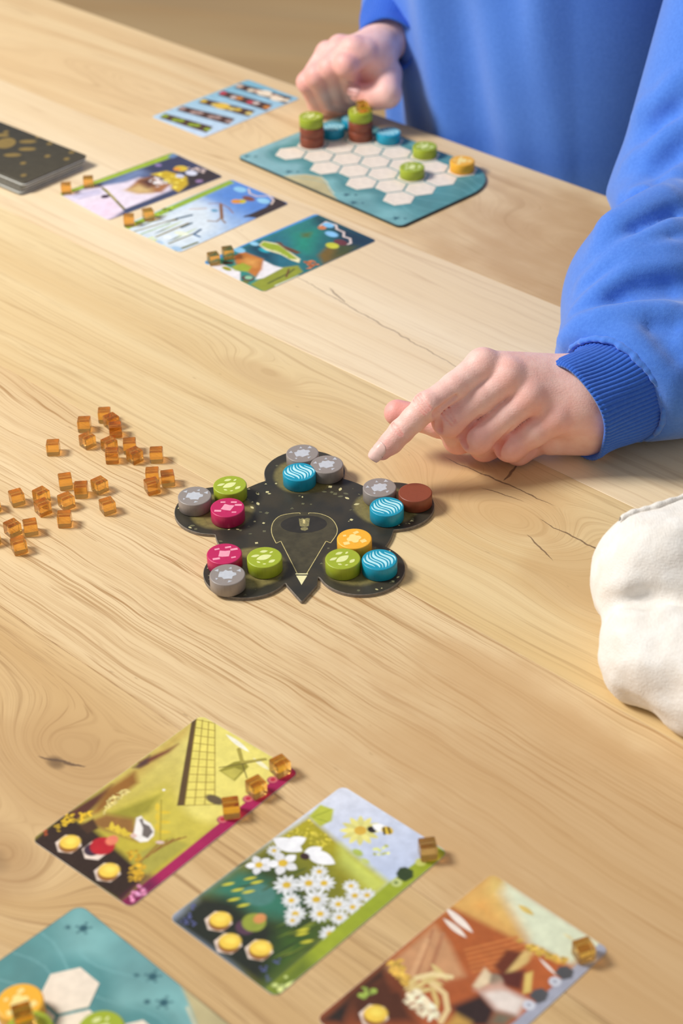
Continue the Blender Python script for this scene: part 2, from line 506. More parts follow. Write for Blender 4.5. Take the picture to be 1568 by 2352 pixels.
# ------------------------------------------------------------------ amber cubes
def amber_mat():
    m, nt, b = new_mat('amber_acrylic')
    v, x, y, z = obj_xyz(nt)
    n = noise(nt, v, 300.0, 2)
    col = mixc(nt, n.step(0.3, 0.7), (0.90, 0.48, 0.105, 1), (0.92, 0.52, 0.13, 1))
    nt.links.new(col, b.inputs['Base Color'])
    b.inputs['Roughness'].default_value = 0.0
    b.inputs['IOR'].default_value = 1.49
    b.inputs['Transmission Weight'].default_value = 1.0
    t = nt.nodes.new('ShaderNodeBsdfTransparent'); t.inputs[0].default_value = (0.96, 0.74, 0.40, 1)
    mx = nt.nodes.new('ShaderNodeMixShader'); mx.inputs[0].default_value = 0.18
    nt.links.new(b.outputs[0], mx.inputs[1]); nt.links.new(t.outputs[0], mx.inputs[2])
    nt.links.new(mx.outputs[0], nt.nodes['Material Output'].inputs['Surface'])
    return m
CUBE = 0.0079
cube_me = from_bm('amber_cube', box_bm(-CUBE / 2, CUBE / 2, -CUBE / 2, CUBE / 2, 0, CUBE, 0.0007, 3))
cube_me.materials.append(amber_mat())
def cube(x, y, z, rotz, label, group):
    o = obj('amber_cube', cube_me, loc=at(x, y, z + 0.05), rotz=math.radians(rotz))
    return tag(o, label, 'cube', group)
# ------------------------------------------------------------------ printed card art: shapes in card millimetres (x right, y up)
ART = {
'A': [
 ('bg',(222,205,92)),
 ('grad',(222,205,120),(-8.6,92.8),(196,178,60),(41.5,36.0)),
 ('poly',(236,222,120),[(-2.2,109.0),(6.6,116.2),(63.7,113.4),(61.7,65.4),(49.9,52.4),(36.5,60.8)],8),
 ('poly',(206,190,78),[(14.6,33.8),(21.8,65.3),(41.4,58.4),(61.8,59.0),(60.2,42.0),(49.6,42.7),(30.8,36.7)],5),
 ('poly',(160,150,50),[(14.9,34.1),(25.0,59.6),(29.1,48.2),(27.6,37.3)],3),
 ('poly',(150,105,50),[(9.6,19.2),(14.6,33.8),(27.2,40.1),(39.2,31.0),(15.8,24.3)],3),
 ('poly',(196,164,80),[(-0.6,106.7),(3.1,48.3),(10.2,29.4),(7.6,69.0),(4.5,98.1)],6),
 ('poly',(120,62,45),[(0.5,68.3),(4.7,82.3),(6.3,89.8),(7.1,82.5),(4.1,66.1)],2),
 ('poly',(90,60,55),[(1.3,63.8),(1.4,75.2),(5.0,70.3),(3.9,65.1)],2),
 ('poly',(92,50,38),[(-0.8,20.3),(2.1,49.2),(6.2,44.1),(7.9,29.1),(7.1,20.3)],3),
 ('poly',(150,100,40),[(2.6,46.2),(3.9,62.5),(11.0,58.2),(11.1,43.2),(11.4,32.0),(9.5,28.8)],3),
 ('stip',(228,208,130),[(11.8,34.0),(7.6,40.3),(8.2,50.8),(12.0,52.2),(13.0,41.4),(13.9,33.2)],60,0.7),
 ('poly',(50,32,24),[(0.9,-2.2),(-1.8,23.6),(9.1,22.0),(16.7,23.4),(58.4,18.4),(61.0,0.6),(59.7,-0.5)],3),
 ('poly',(74,48,30),[(11.0,20.3),(12.1,27.7),(18.7,25.1),(17.4,19.2)],1),
 ('poly',(175,165,70),[(44.9,27.9),(49.6,42.7),(59.1,44.3),(57.9,18.8),(46.1,19.6)],2),
 ('line',(150,105,45),[(49.4,22.3),(47.3,37.6)],0.8),
 ('line',(150,105,45),[(49.6,26.3),(49.0,40.0)],0.8),
 ('line',(150,105,45),[(49.8,30.4),(50.7,42.4)],0.8),
 ('line',(150,105,45),[(50.0,34.4),(52.4,44.7)],0.8),
 ('line',(150,105,45),[(50.2,38.5),(54.2,47.1)],0.8),
 ('stip',(205,160,40),[(38.2,22.3),(43.6,26.8),(53.9,21.5),(58.5,14.7),(53.9,10.9),(46.9,18.8)],70,0.9),
 ('stip',(215,175,40),[(2.1,13.0),(-0.3,22.3),(8.4,31.1),(13.7,27.4),(5.7,19.2),(6.2,11.6)],40,1.0),
 ('stip',(170,80,40),[(0.1,6.6),(0.3,9.9),(3.7,8.0),(3.3,6.1)],8,0.7),
 ('leaf',(225,195,60),(22.6,29.9),3.2,1.1,2.4),
 ('leaf',(225,195,60),(24.4,30.1),3.2,1.1,0.6),
 ('leaf',(225,195,60),(26.2,30.3),3.2,1.1,2.4),
 ('leaf',(225,195,60),(28.0,30.6),3.2,1.1,0.6),
 ('leaf',(225,195,60),(29.8,30.8),3.2,1.1,2.4),
 ('leaf',(225,195,60),(31.6,31.0),3.2,1.1,0.6),
 ('leaf',(225,195,60),(30.1,52.3),3.2,1.1,2.4),
 ('leaf',(225,195,60),(35.0,52.0),3.2,1.1,0.6),
 ('leaf',(225,195,60),(34.8,47.7),3.2,1.1,2.4),
 ('leaf',(225,195,60),(39.6,47.5),3.2,1.1,0.6),
 ('leaf',(225,195,60),(39.4,43.2),3.2,1.1,2.4),
 ('leaf',(225,195,60),(44.2,42.9),3.2,1.1,0.6),
 ('line',(160,140,40),[(47.0,37.4),(27.9,57.0)],0.5),
 ('line',(225,195,60),[(21.4,27.4),(34.7,30.4)],0.6),
 ('poly',(238,222,112),[(-0.1,108.9),(9.7,112.3),(49.7,70.9),(38.8,61.1)],0.5),
 ('poly',(95,72,42),[(-2.1,108.2),(-0.8,110.2),(39.1,61.3),(36.5,58.9)],0.5),
 ('line',(150,125,50),[(39.1,61.3),(49.7,70.9)],0.45),
 ('line',(150,125,50),[(35.8,65.4),(46.2,74.5)],0.45),
 ('line',(150,125,50),[(32.4,69.5),(42.7,78.1)],0.45),
 ('line',(150,125,50),[(29.0,73.6),(39.2,81.8)],0.45),
 ('line',(150,125,50),[(25.5,77.8),(35.6,85.4)],0.45),
 ('line',(150,125,50),[(22.0,82.1),(32.0,89.2)],0.45),
 ('line',(150,125,50),[(18.5,86.3),(28.4,92.9)],0.45),
 ('line',(150,125,50),[(15.0,90.6),(24.7,96.7)],0.45),
 ('line',(150,125,50),[(11.4,95.0),(21.0,100.6)],0.45),
 ('line',(150,125,50),[(7.7,99.4),(17.3,104.5)],0.45),
 ('line',(150,125,50),[(4.1,103.9),(13.5,108.4)],0.45),
 ('line',(150,125,50),[(0.4,108.4),(9.7,112.3)],0.45),
 ('line',(150,125,50),[(39.1,61.3),(-0.1,109.3)],0.45),
 ('line',(150,125,50),[(42.6,64.5),(3.1,110.3)],0.45),
 ('line',(150,125,50),[(46.2,67.7),(6.4,111.3)],0.45),
 ('line',(150,125,50),[(49.7,70.9),(9.7,112.3)],0.45),
 ('leaf',(250,246,225),(28.5,108.9),9.0,1.3,-0.12),
 ('leaf',(246,240,200),(47.6,105.3),6.0,1.2,-0.1),
 ('poly',(150,140,50),[(36.4,97.9),(39.4,102.0),(44.3,100.1),(46.0,88.4),(34.9,88.9)],0.6),
 ('poly',(196,184,84),[(39.5,95.2),(43.7,96.1),(45.1,88.7),(36.4,89.3)],0.6),
 ('line',(105,92,40),[(31.5,105.7),(49.1,93.7)],0.6),
 ('line',(105,92,40),[(33.7,90.5),(47.6,109.1)],0.6),
 ('line',(170,155,70),[(32.0,106.1),(39.6,100.5)],2.0),
 ('line',(170,155,70),[(40.6,101.4),(46.7,109.0)],1.7),
 ('ell',(100,85,60),(47.5,73.2),5.2,2.6,0.1,1.0),
 ('ell',(255,250,240),(24.0,62.5),0.7,0.7,0,0.3),
 ('ell',(150,40,80),(59.4,100.5),2.6,2.6,0,0.4),
 ('ell',(150,40,80),(59.2,83.6),2.6,2.6,0,0.4),
 ('ell',(150,40,80),(59.4,65.9),2.6,2.6,0,0.4),
 ('poly',(170,28,88),[(60.4,-0.6),(66.7,0.9),(66.0,113.6),(59.6,113.2)],0.4),
 ('poly',(110,24,70),[(60.4,-0.6),(66.7,0.9),(66.7,18.5),(59.0,18.9)],6),
 ('stip',(240,150,190),[(61.5,2.5),(58.8,12.0),(65.4,11.5),(65.7,3.0)],16,1.0),
 ('ell',(214,120,120),(59.4,100.9),2.2,2.2,0,0.3),
 ('ell',(214,120,120),(59.1,83.9),2.2,2.2,0,0.3),
 ('ell',(214,120,120),(59.4,66.2),2.2,2.2,0,0.3),
 ('ell',(190,40,70),(59.4,100.9),1.3,1.3,0,0.3),
 ('ell',(190,40,70),(59.1,83.9),1.3,1.3,0,0.3),
 ('ell',(190,40,70),(59.4,66.2),1.3,1.3,0,0.3),
 ('poly',(245,238,232),[(32.1,35.4),(27.4,41.1),(28.2,43.4),(31.1,42.5),(35.2,42.7),(39.7,40.8),(42.1,38.1),(42.6,33.7),(40.3,31.1),(35.4,31.0)],0.6),
 ('poly',(110,100,95),[(29.3,41.1),(29.9,42.7),(32.7,40.7),(36.2,41.2),(40.1,39.6),(41.3,35.0),(37.9,34.6),(34.7,38.3)],0.6),
 ('ell',(225,190,180),(34.9,32.1),1.6,1.3,0,0.4),
 ('ell',(225,195,185),(47.4,36.9),2.0,1.0,0.6,0.4),
 ('hex',(243,222,206),(15.6,9.1),6.3),
 ('ell',(150,95,35),(16.2,8.7),5.0,4.6,0,1.0),
 ('ell',(246,206,80),(15.1,10.6),4.9,4.4,0.5,1.0),
 ('ell',(255,228,102),(14.7,11.2),2.6,2.0,0.5,1.8),
 ('hex',(243,222,206),(28.2,14.1),6.3),
 ('ell',(60,40,60),(26.7,13.6),4.0,3.8,0,0.8),
 ('ell',(190,28,42),(28.6,18.3),5.8,5.6,0.3,1.0),
 ('ell',(235,130,100),(29.3,23.6),2.8,3.2,0.3,1.0),
 ('hex',(243,222,206),(42.5,8.3),6.3),
 ('ell',(150,95,35),(43.1,7.9),5.0,4.6,0,1.0),
 ('ell',(246,206,80),(42.1,9.8),4.9,4.4,0.5,1.0),
 ('ell',(255,228,102),(41.7,10.4),2.6,2.0,0.5,1.8),
],
'B': [
 ('bg',(205,215,238)),
 ('grad',(222,226,240),(3.2,110.9),(196,208,236),(55.7,84.8)),
 ('poly',(176,164,38),[(0.9,66.5),(2.2,86.9),(16.2,85.1),(28.8,83.2),(57.5,80.1),(59.2,69.3),(58.7,-3.5),(1.3,17.5)],3),
 ('poly',(205,212,100),[(25.2,83.2),(57.5,80.1),(59.2,77.0),(58.4,70.1),(44.4,71.5),(33.6,73.0)],5),
 ('poly',(190,196,70),[(2.2,86.9),(1.0,96.0),(7.9,97.9),(12.4,91.7),(11.0,85.4)],1),
 ('line',(150,160,50),[(4.0,87.6),(7.2,97.3)],0.5),
 ('line',(150,160,50),[(5.1,87.7),(11.5,90.1)],0.5),
 ('stip',(214,198,70),[(1.8,70.6),(3.5,85.5),(22.4,82.4),(23.3,75.0),(7.5,72.4)],50,0.8),
 ('poly',(128,128,36),[(0.8,51.7),(8.8,73.6),(33.6,73.0),(57.5,64.8),(60.6,46.5),(60.9,1.2),(2.0,12.1)],12),
 ('poly',(58,74,36),[(2.8,37.5),(4.3,58.1),(30.6,56.1),(55.1,47.5),(58.2,29.7),(60.9,1.2),(4.8,2.5)],12),
 ('poly',(54,120,98),[(0.6,19.9),(2.4,40.3),(17.7,44.6),(34.7,44.4),(40.0,34.1),(28.9,28.6),(9.6,24.9)],8),
 ('ell',(78,130,120),(19.8,36.4),7.5,6.5,0.4,1.5),
 ('poly',(34,40,32),[(1.9,-1.6),(1.6,19.0),(14.4,26.2),(25.3,23.8),(40.6,28.6),(52.0,24.2),(59.6,0.7)],6),
 ('poly',(60,92,36),[(40.6,28.6),(48.4,32.7),(56.6,45.9),(60.8,16.4),(60.2,1.9)],10),
 ('leaf',(52,70,30),(59.0,31.5),6.5,0.45,1.4021044361568002),
 ('leaf',(52,70,30),(51.8,43.9),6.5,0.45,1.4202701475251867),
 ('leaf',(104,124,40),(45.4,29.7),6.5,0.45,1.2642273751134294),
 ('leaf',(104,124,40),(40.8,34.0),6.5,0.45,1.2724453164923542),
 ('leaf',(140,150,50),(54.3,22.6),6.5,0.45,1.1978812637074114),
 ('leaf',(140,150,50),(50.0,46.5),6.5,0.45,1.1880097697650809),
 ('leaf',(104,124,40),(51.5,20.0),6.5,0.45,1.3820781109083022),
 ('leaf',(104,124,40),(53.2,48.3),6.5,0.45,1.2367915503240778),
 ('leaf',(104,124,40),(60.5,40.5),6.5,0.45,1.204500600563681),
 ('leaf',(140,150,50),(53.9,47.8),6.5,0.45,1.2396366693561602),
 ('leaf',(104,124,40),(43.4,39.6),6.5,0.45,1.229143581684991),
 ('leaf',(52,70,30),(55.8,25.8),6.5,0.45,1.3287936851634106),
 ('leaf',(40,60,34),(47.0,46.7),6.5,0.45,1.3955554223941211),
 ('leaf',(140,150,50),(48.3,38.2),6.5,0.45,1.2917615049436741),
 ('leaf',(52,70,30),(42.2,35.0),6.5,0.45,1.4347661430011578),
 ('leaf',(140,150,50),(48.1,34.6),6.5,0.45,1.259855342752558),
 ('leaf',(52,70,30),(43.8,46.0),6.5,0.45,1.3623274769952582),
 ('leaf',(52,70,30),(63.1,27.2),6.5,0.45,1.3767209237353952),
 ('leaf',(40,60,34),(46.9,35.4),6.5,0.45,1.3826809044096984),
 ('leaf',(40,60,34),(50.8,24.0),6.5,0.45,1.4079082957562739),
 ('leaf',(52,70,30),(53.5,19.0),6.5,0.45,1.212545017914639),
 ('leaf',(104,124,40),(49.8,37.7),6.5,0.45,1.2519878579877532),
 ('leaf',(40,60,34),(60.0,39.9),6.5,0.45,1.3557897492873667),
 ('leaf',(104,124,40),(55.0,25.8),6.5,0.45,1.3663405120875862),
 ('leaf',(52,70,30),(48.9,32.2),6.5,0.45,1.1742874696553478),
 ('leaf',(70,88,36),(22.7,47.9),5.5,0.5,1.094934641541715),
 ('leaf',(120,128,40),(21.3,49.0),5.5,0.5,1.2603865755252757),
 ('leaf',(52,74,34),(12.3,37.2),5.5,0.5,1.0130884879877102),
 ('leaf',(70,88,36),(19.0,46.7),5.5,0.5,1.3925201944460404),
 ('leaf',(120,128,40),(11.3,57.7),5.5,0.5,1.0426522438789037),
 ('leaf',(120,128,40),(8.4,54.6),5.5,0.5,1.1179251704847883),
 ('leaf',(70,88,36),(20.1,43.6),5.5,0.5,1.3904030278986523),
 ('leaf',(52,74,34),(13.4,50.5),5.5,0.5,1.1270809009046627),
 ('leaf',(70,88,36),(8.7,46.7),5.5,0.5,1.0450241398125908),
 ('leaf',(70,88,36),(23.0,58.0),5.5,0.5,1.2507859883819357),
 ('leaf',(70,88,36),(12.5,53.5),5.5,0.5,1.1967448093661968),
 ('leaf',(52,74,34),(15.7,51.0),5.5,0.5,1.1445304932090903),
 ('leaf',(52,74,34),(25.3,53.9),5.5,0.5,1.234993725013788),
 ('leaf',(52,74,34),(0.6,43.7),5.5,0.5,1.2817878296026812),
 ('leaf',(212,206,60),(5.0,31.7),3.2,0.8,1.0),
 ('leaf',(212,206,60),(10.7,32.1),3.2,0.8,1.0),
 ('leaf',(212,206,60),(19.2,27.4),3.2,0.8,1.0),
 ('leaf',(212,206,60),(9.9,40.8),3.2,0.8,1.0),
 ('leaf',(212,206,60),(13.8,41.1),3.2,0.8,1.0),
 ('leaf',(212,206,60),(15.1,34.5),3.2,0.8,1.0),
 ('leaf',(212,206,60),(13.6,27.0),3.2,0.8,1.0),
 ('leaf',(212,206,60),(50.1,32.7),3.2,0.8,1.0),
 ('leaf',(212,206,60),(54.7,31.0),3.2,0.8,1.0),
 ('leaf',(212,206,60),(48.9,34.6),3.2,0.8,1.0),
 ('stip2',(92,98,150),(3.5,11.9),6,3.0),
 ('stip2',(92,98,150),(5.9,7.3),6,3.0),
 ('stip2',(92,98,150),(6.5,3.3),6,3.0),
 ('stip2',(92,98,150),(10.2,4.4),6,3.0),
 ('stip2',(92,98,150),(52.6,14.7),6,3.0),
 ('stip2',(92,98,150),(51.3,7.9),6,3.0),
 ('stip2',(92,98,150),(56.5,5.6),6,3.0),
 ('flower',(236,238,240),(222,186,60),(5.8,60.2),3.6,11),
 ('flower',(236,238,240),(222,186,60),(25.0,48.8),6.4,11),
 ('flower',(236,238,240),(222,186,60),(31.6,56.2),6.0,11),
 ('flower',(236,238,240),(222,186,60),(36.7,60.8),5.4,11),
 ('flower',(236,238,240),(222,186,60),(30.3,64.5),4.2,11),
 ('flower',(236,238,240),(222,186,60),(33.0,43.6),4.6,11),
 ('flower',(236,238,240),(222,186,60),(40.9,51.4),6.2,11),
 ('flower',(236,238,240),(222,186,60),(39.8,39.1),5.2,11),
 ('flower',(236,238,240),(222,186,60),(41.6,35.5),3.6,11),
 ('flower',(236,238,240),(222,186,60),(48.0,46.4),5.2,11),
 ('flower',(236,238,240),(222,186,60),(55.8,50.4),4.4,11),
 ('flower',(236,238,240),(222,186,60),(46.9,67.6),4.0,11),
 ('flower',(236,238,240),(222,186,60),(52.1,64.5),4.8,11),
 ('flower',(236,238,240),(222,186,60),(56.0,68.3),4.4,11),
 ('flower',(236,238,240),(222,186,60),(50.1,55.9),4.8,11),
 ('flower',(236,238,240),(222,186,60),(56.0,58.9),4.6,11),
 ('flower',(236,238,240),(222,186,60),(59.1,40.8),5.0,11),
 ('flower',(236,238,240),(222,186,60),(58.9,61.4),3.0,11),
 ('flower',(246,246,250),(222,186,60),(7.0,49.2),6.0,5),
 ('flower',(246,246,250),(222,186,60),(14.3,57.3),7.4,5),
 ('leaf',(248,248,252),(7.9,67.0),8.0,4.2,0.2),
 ('leaf',(248,248,252),(9.2,70.6),5.5,3.5,1.2),
 ('leaf',(248,248,252),(24.5,71.2),8.0,4.0,0.2),
 ('leaf',(248,248,252),(19.4,71.5),5.0,3.0,1.3),
 ('ell',(60,40,40),(18.8,67.0),2.4,2.0,0,0.5),
 ('flower',(240,232,140),(222,180,70),(26.6,96.0),9.5,12),
 ('ell',(40,34,36),(30.2,100.0),2.3,2.0,0,0.4),
 ('leaf',(250,250,252),(32.0,103.3),4.0,2.4,0.2),
 ('ell',(225,190,60),(35.9,104.3),3.0,2.4,0,0.5),
 ('line',(40,34,36),[(33.4,104.5),(36.6,101.6)],1.0),
 ('line',(40,34,36),[(35.0,106.0),(38.1,103.8)],0.9),
 ('ell',(180,196,90),(35.2,84.8),2.8,1.8,0,0.8),
 ('ell',(196,206,120),(41.4,83.1),2.2,1.4,0,0.8),
 ('stip',(220,226,120),[(38.8,90.5),(42.3,98.5),(46.2,95.4),(46.4,86.0)],10,0.9),
 ('poly',(158,172,46),[(59.6,0.7),(68.1,0.8),(66.5,112.0),(59.5,112.2),(58.3,79.3)],0.6),
 ('poly',(90,110,40),[(59.6,0.7),(68.1,0.8),(67.5,22.4),(59.4,23.7)],10),
 ('stip',(214,226,140),[(60.6,3.7),(61.1,12.5),(66.4,11.7),(65.9,2.9)],14,1.2),
 ('poly',(52,70,38),[(56.9,86.7),(55.8,90.5),(57.4,92.6),(61.5,93.2),(64.2,90.1),(63.4,85.8),(60.2,84.9)],0.6),
 ('ell',(196,206,130),(60.7,82.7),2.5,2.5,0,0.4),
 ('ell',(110,130,60),(60.6,82.6),0.9,0.9,0,0.3),
 ('ell',(200,206,110),(60.6,99.5),2.5,2.5,0,0.4),
 ('hex',(243,222,206),(17.8,13.4),6.3),
 ('ell',(150,95,35),(18.4,13.1),5.0,4.6,0,1.0),
 ('ell',(246,206,80),(17.5,14.9),4.9,4.4,0.5,1.0),
 ('ell',(255,228,102),(17.1,15.5),2.6,2.0,0.5,1.8),
 ('hex',(243,222,206),(30.0,7.4),6.3),
 ('ell',(150,95,35),(30.6,7.1),5.0,4.6,0,1.0),
 ('ell',(246,206,80),(29.7,8.9),4.9,4.4,0.5,1.0),
 ('ell',(255,228,102),(29.4,9.5),2.6,2.0,0.5,1.8),
 ('hex',(243,222,206),(42.6,13.7),6.3),
 ('ell',(150,95,35),(43.2,13.3),5.0,4.6,0,1.0),
 ('ell',(246,206,80),(42.3,15.1),4.9,4.4,0.5,1.0),
 ('ell',(255,228,102),(42.0,15.7),2.6,2.0,0.5,1.8),
 ('ell',(90,60,80),(29.0,19.0),4.6,4.2,0,1.0),
 ('ell',(150,160,60),(29.8,23.4),5.4,5.2,0,1.0),
 ('ell',(222,150,90),(30.1,26.7),2.6,3.0,0,1.0),
],
'C': [
 ('bg',(200,120,64)),
 ('grad',(190,112,60),(4.0,76.1),(176,90,50),(39.2,48.8)),
 ('poly',(238,212,128),[(0.4,85.5),(0.4,112.7),(8.6,112.8),(33.4,91.1),(16.7,88.1)],10),
 ('poly',(226,232,202),[(8.6,112.8),(64.5,114.0),(59.4,94.2),(38.7,91.4),(10.6,104.8)],5),
 ('poly',(228,168,90),[(0.7,85.1),(1.6,103.0),(11.5,102.4),(32.0,91.4),(18.2,86.3)],14),
 ('poly',(180,96,48),[(1.4,73.8),(1.1,84.7),(27.5,88.7),(60.2,91.9),(60.6,80.5),(35.4,79.3),(26.0,61.4)],3),
 ('poly',(206,152,108),[(2.4,39.3),(1.9,71.9),(12.8,68.8),(30.1,59.3),(24.9,49.9),(11.8,39.2)],3),
 ('line',(186,128,90),[(7.9,70.4),(18.3,49.7)],2.0),
 ('line',(186,128,90),[(3.2,69.1),(14.6,46.2)],1.4),
 ('line',(222,170,124),[(5.1,63.1),(13.3,45.1)],2.4),
 ('line',(206,124,66),[(20.8,70.1),(32.4,91.0)],1.1),
 ('line',(206,124,66),[(22.9,68.7),(35.2,90.5)],1.1),
 ('line',(206,124,66),[(25.0,67.3),(38.0,90.1)],1.1),
 ('line',(206,124,66),[(27.1,66.0),(40.8,89.6)],1.1),
 ('line',(206,124,66),[(29.1,64.6),(43.6,89.2)],1.1),
 ('line',(206,124,66),[(31.2,63.3),(46.4,88.7)],1.1),
 ('leaf',(246,232,220),(7.7,81.2),9.5,1.8,-0.15),
 ('leaf',(244,228,214),(9.4,76.5),7.5,1.5,-0.1),
 ('leaf',(226,196,110),(25.4,105.7),4.5,1.5,0.0),
 ('leaf',(232,220,170),(48.8,106.3),3.0,0.8,0),
 ('stip',(222,180,80),[(32.8,90.5),(56.8,96.2),(56.3,91.3),(38.9,88.5)],60,1.1),
 ('poly',(110,52,32),[(35.6,71.8),(33.9,82.4),(39.6,86.2),(43.5,76.2),(41.9,70.3)],2),
 ('poly',(224,190,120),[(41.8,71.7),(39.6,87.7),(43.8,88.6),(45.0,83.7),(43.6,73.4)],1.5),
 ('poly',(96,44,36),[(38.1,68.2),(46.6,79.1),(52.2,69.7),(45.9,66.7)],2),
 ('poly',(190,100,50),[(43.6,86.8),(59.4,94.2),(59.6,75.1),(54.6,71.9)],3),
 ('poly',(226,196,110),[(48.0,77.5),(49.4,81.0),(55.9,71.7),(54.2,68.6)],1),
 ('leaf',(240,230,220),(52.7,87.1),6,0.7,-0.2),
 ('poly',(44,34,30),[(1.5,-0.8),(0.2,41.8),(7.4,36.5),(5.7,17.4),(11.3,5.6)],5),
 ('poly',(84,44,28),[(0.3,18.2),(4.7,36.9),(16.7,36.4),(32.3,26.7),(13.0,8.6)],6),
 ('poly',(120,60,34),[(4.7,36.9),(10.4,40.8),(17.9,37.5),(13.7,32.2)],3),
 ('poly',(176,92,48),[(28.9,47.9),(34.5,61.9),(40.7,57.4),(37.0,43.8)],3),
 ('poly',(52,36,36),[(37.0,43.8),(41.7,56.2),(51.1,54.2),(54.6,46.2),(45.0,37.2)],3),
 ('poly',(236,222,212),[(40.7,57.4),(43.1,64.8),(57.4,67.3),(59.7,58.0),(51.7,54.7)],3),
 ('poly',(120,110,90),[(53.9,46.9),(52.3,53.9),(59.1,57.4),(59.4,50.6)],3),
 ('ell',(150,130,110),(40.8,66.3),3.6,3.2,0,1),
 ('poly',(238,214,176),[(36.1,57.5),(33.5,68.4),(37.5,67.6),(40.3,62.9),(39.4,57.6)],1.5),
 ('poly',(214,170,150),[(38.1,56.5),(43.3,67.2),(47.3,65.1),(41.9,58.5)],3),
 ('leaf',(222,196,130),(16.2,41.9),6.0,1.4,1.6),
 ('leaf',(222,196,130),(19.2,41.4),6.0,1.4,1.3),
 ('leaf',(222,196,130),(22.1,40.9),6.0,1.4,1.0),
 ('leaf',(222,196,130),(18.6,47.6),6.0,1.4,0.7000000000000002),
 ('leaf',(222,196,130),(21.5,47.1),6.0,1.4,0.40000000000000013),
 ('leaf',(222,196,130),(24.5,46.6),6.0,1.4,0.10000000000000009),
 ('leaf',(222,196,130),(20.9,53.4),6.0,1.4,-0.19999999999999973),
 ('line',(236,206,150),[(23.1,46.8),(30.4,46.3),(36.8,40.8),(38.8,34.2)],2.4),
 ('line',(240,216,160),[(16.0,44.6),(19.5,50.9),(26.2,54.8)],2.4),
 ('line',(222,190,120),[(25.3,44.4),(30.7,40.8),(34.3,35.6)],2.2),
 ('stip',(246,226,190),[(18.9,32.7),(20.4,39.8),(30.9,38.1),(38.2,35.0),(32.6,31.2),(23.6,31.3)],70,1.3),
 ('stip',(226,180,80),[(0.9,40.9),(4.4,47.2),(16.2,41.9),(15.2,38.0)],40,1.2),
 ('poly',(206,160,80),[(41.4,33.8),(40.9,41.8),(47.9,42.6),(49.9,40.3)],3),
 ('stip',(140,160,70),[(2.8,20.5),(3.7,25.7),(8.1,28.4),(7.3,21.8)],14,1.2),
 ('poly',(168,170,186),[(60.6,50.4),(61.0,56.4),(60.6,113.5),(65.8,113.7),(67.2,56.6)],0.6),
 ('ell',(214,216,226),(59.8,82.9),2.6,2.6,0,0.4),
 ('ell',(170,172,186),(59.8,82.9),1.0,1.0,0,0.3),
 ('ell',(214,216,226),(59.7,65.8),2.6,2.6,0,0.4),
 ('ell',(170,172,186),(59.7,65.8),1.0,1.0,0,0.3),
 ('poly',(84,84,88),[(56.9,86.5),(56.1,90.3),(58.2,93.0),(62.1,92.9),(63.8,89.3),(61.7,85.9)],0.6),
 ('poly',(84,84,88),[(56.7,69.5),(56.2,73.4),(58.0,76.5),(61.8,76.4),(63.5,72.3),(62.1,68.8)],0.6),
 ('hex',(243,222,206),(16.5,17.5),6.3),
 ('ell',(150,95,35),(17.1,17.2),5.0,4.6,0,1.0),
 ('ell',(246,206,80),(16.3,19.0),4.9,4.4,0.5,1.0),
 ('ell',(255,228,102),(16.0,19.6),2.6,2.0,0.5,1.8),
],
'D': [
 ('bg',(70,78,112)),
 ('poly',(120,140,180),[(55.8,77.5),(62.6,32.1),(50.3,32.2),(44.4,57.0),(46.4,80.0)],12),
 ('poly',(60,64,92),[(59.8,38.7),(59.1,0.1),(-0.7,0.8),(0.5,45.5),(45.1,36.2)],8),
 ('poly',(58,48,52),[(22.3,19.4),(19.7,-1.7),(-0.7,0.8),(2.3,38.5)],6),
 ('poly',(238,224,236),[(64.3,113.0),(54.9,82.6),(46.5,62.1),(45.8,49.2),(15.3,39.7),(9.3,45.5),(6.2,91.9),(-0.2,113.8),(8.0,116.4)],4),
 ('poly',(214,208,232),[(63.0,111.7),(51.9,82.6),(42.7,88.1),(48.6,108.9)],6),
 ('poly',(244,214,232),[(31.4,106.0),(31.1,91.1),(17.7,92.1),(3.8,106.6),(11.2,114.1)],14),
 ('line',(170,160,196),[(54.2,107.1),(47.6,85.7)],0.8),
 ('line',(170,160,196),[(47.6,106.4),(43.5,87.5)],0.8),
 ('poly',(168,112,70),[(33.9,70.4),(44.1,50.5),(39.8,40.1),(17.7,39.0),(11.0,53.1),(21.9,67.1)],3),
 ('poly',(214,180,120),[(34.5,71.0),(35.5,57.0),(24.0,54.4),(15.2,58.8),(23.1,68.4)],6),
 ('poly',(90,52,44),[(40.6,53.1),(39.0,40.8),(24.9,49.3),(25.3,55.7)],6),
 ('stip',(226,214,210),[(39.6,46.0),(34.7,35.0),(20.6,39.0),(21.9,49.3)],26,1.5),
 ('poly',(206,172,40),[(44.6,38.8),(40.8,25.7),(20.6,20.8),(8.1,29.4),(1.5,43.6),(12.6,42.9),(18.1,36.4),(33.0,36.3)],2),
 ('stip',(230,200,80),[(43.8,34.9),(20.8,24.0),(5.5,41.6)],22,1.6),
 ('line',(120,110,30),[(50.6,81.3),(33.6,84.9),(7.6,92.0)],2.2),
 ('line',(200,180,60),[(47.0,80.6),(24.4,87.2)],0.9),
 ('ell',(70,50,70),(36.2,89.0),3.2,3.6,0,0.8),
 ('poly',(60,70,100),[(6.6,93.8),(7.0,46.1),(3.0,48.0),(2.9,94.3)],1.5),
 ('poly',(160,186,50),[(65.5,112.7),(65.3,-0.1),(58.1,-0.3),(60.7,112.3)],0.8),
 ('poly',(110,140,180),[(61.4,8.8),(64.4,0.6),(57.5,0.1),(56.3,6.9)],1),
 ('ell',(222,190,60),(35.9,14.6),6,5,0,1),
 ('ell',(230,150,60),(37.3,17.5),3,3,0,1),
 ('ell',(222,222,236),(23.2,14.1),5.5,4,0,1),
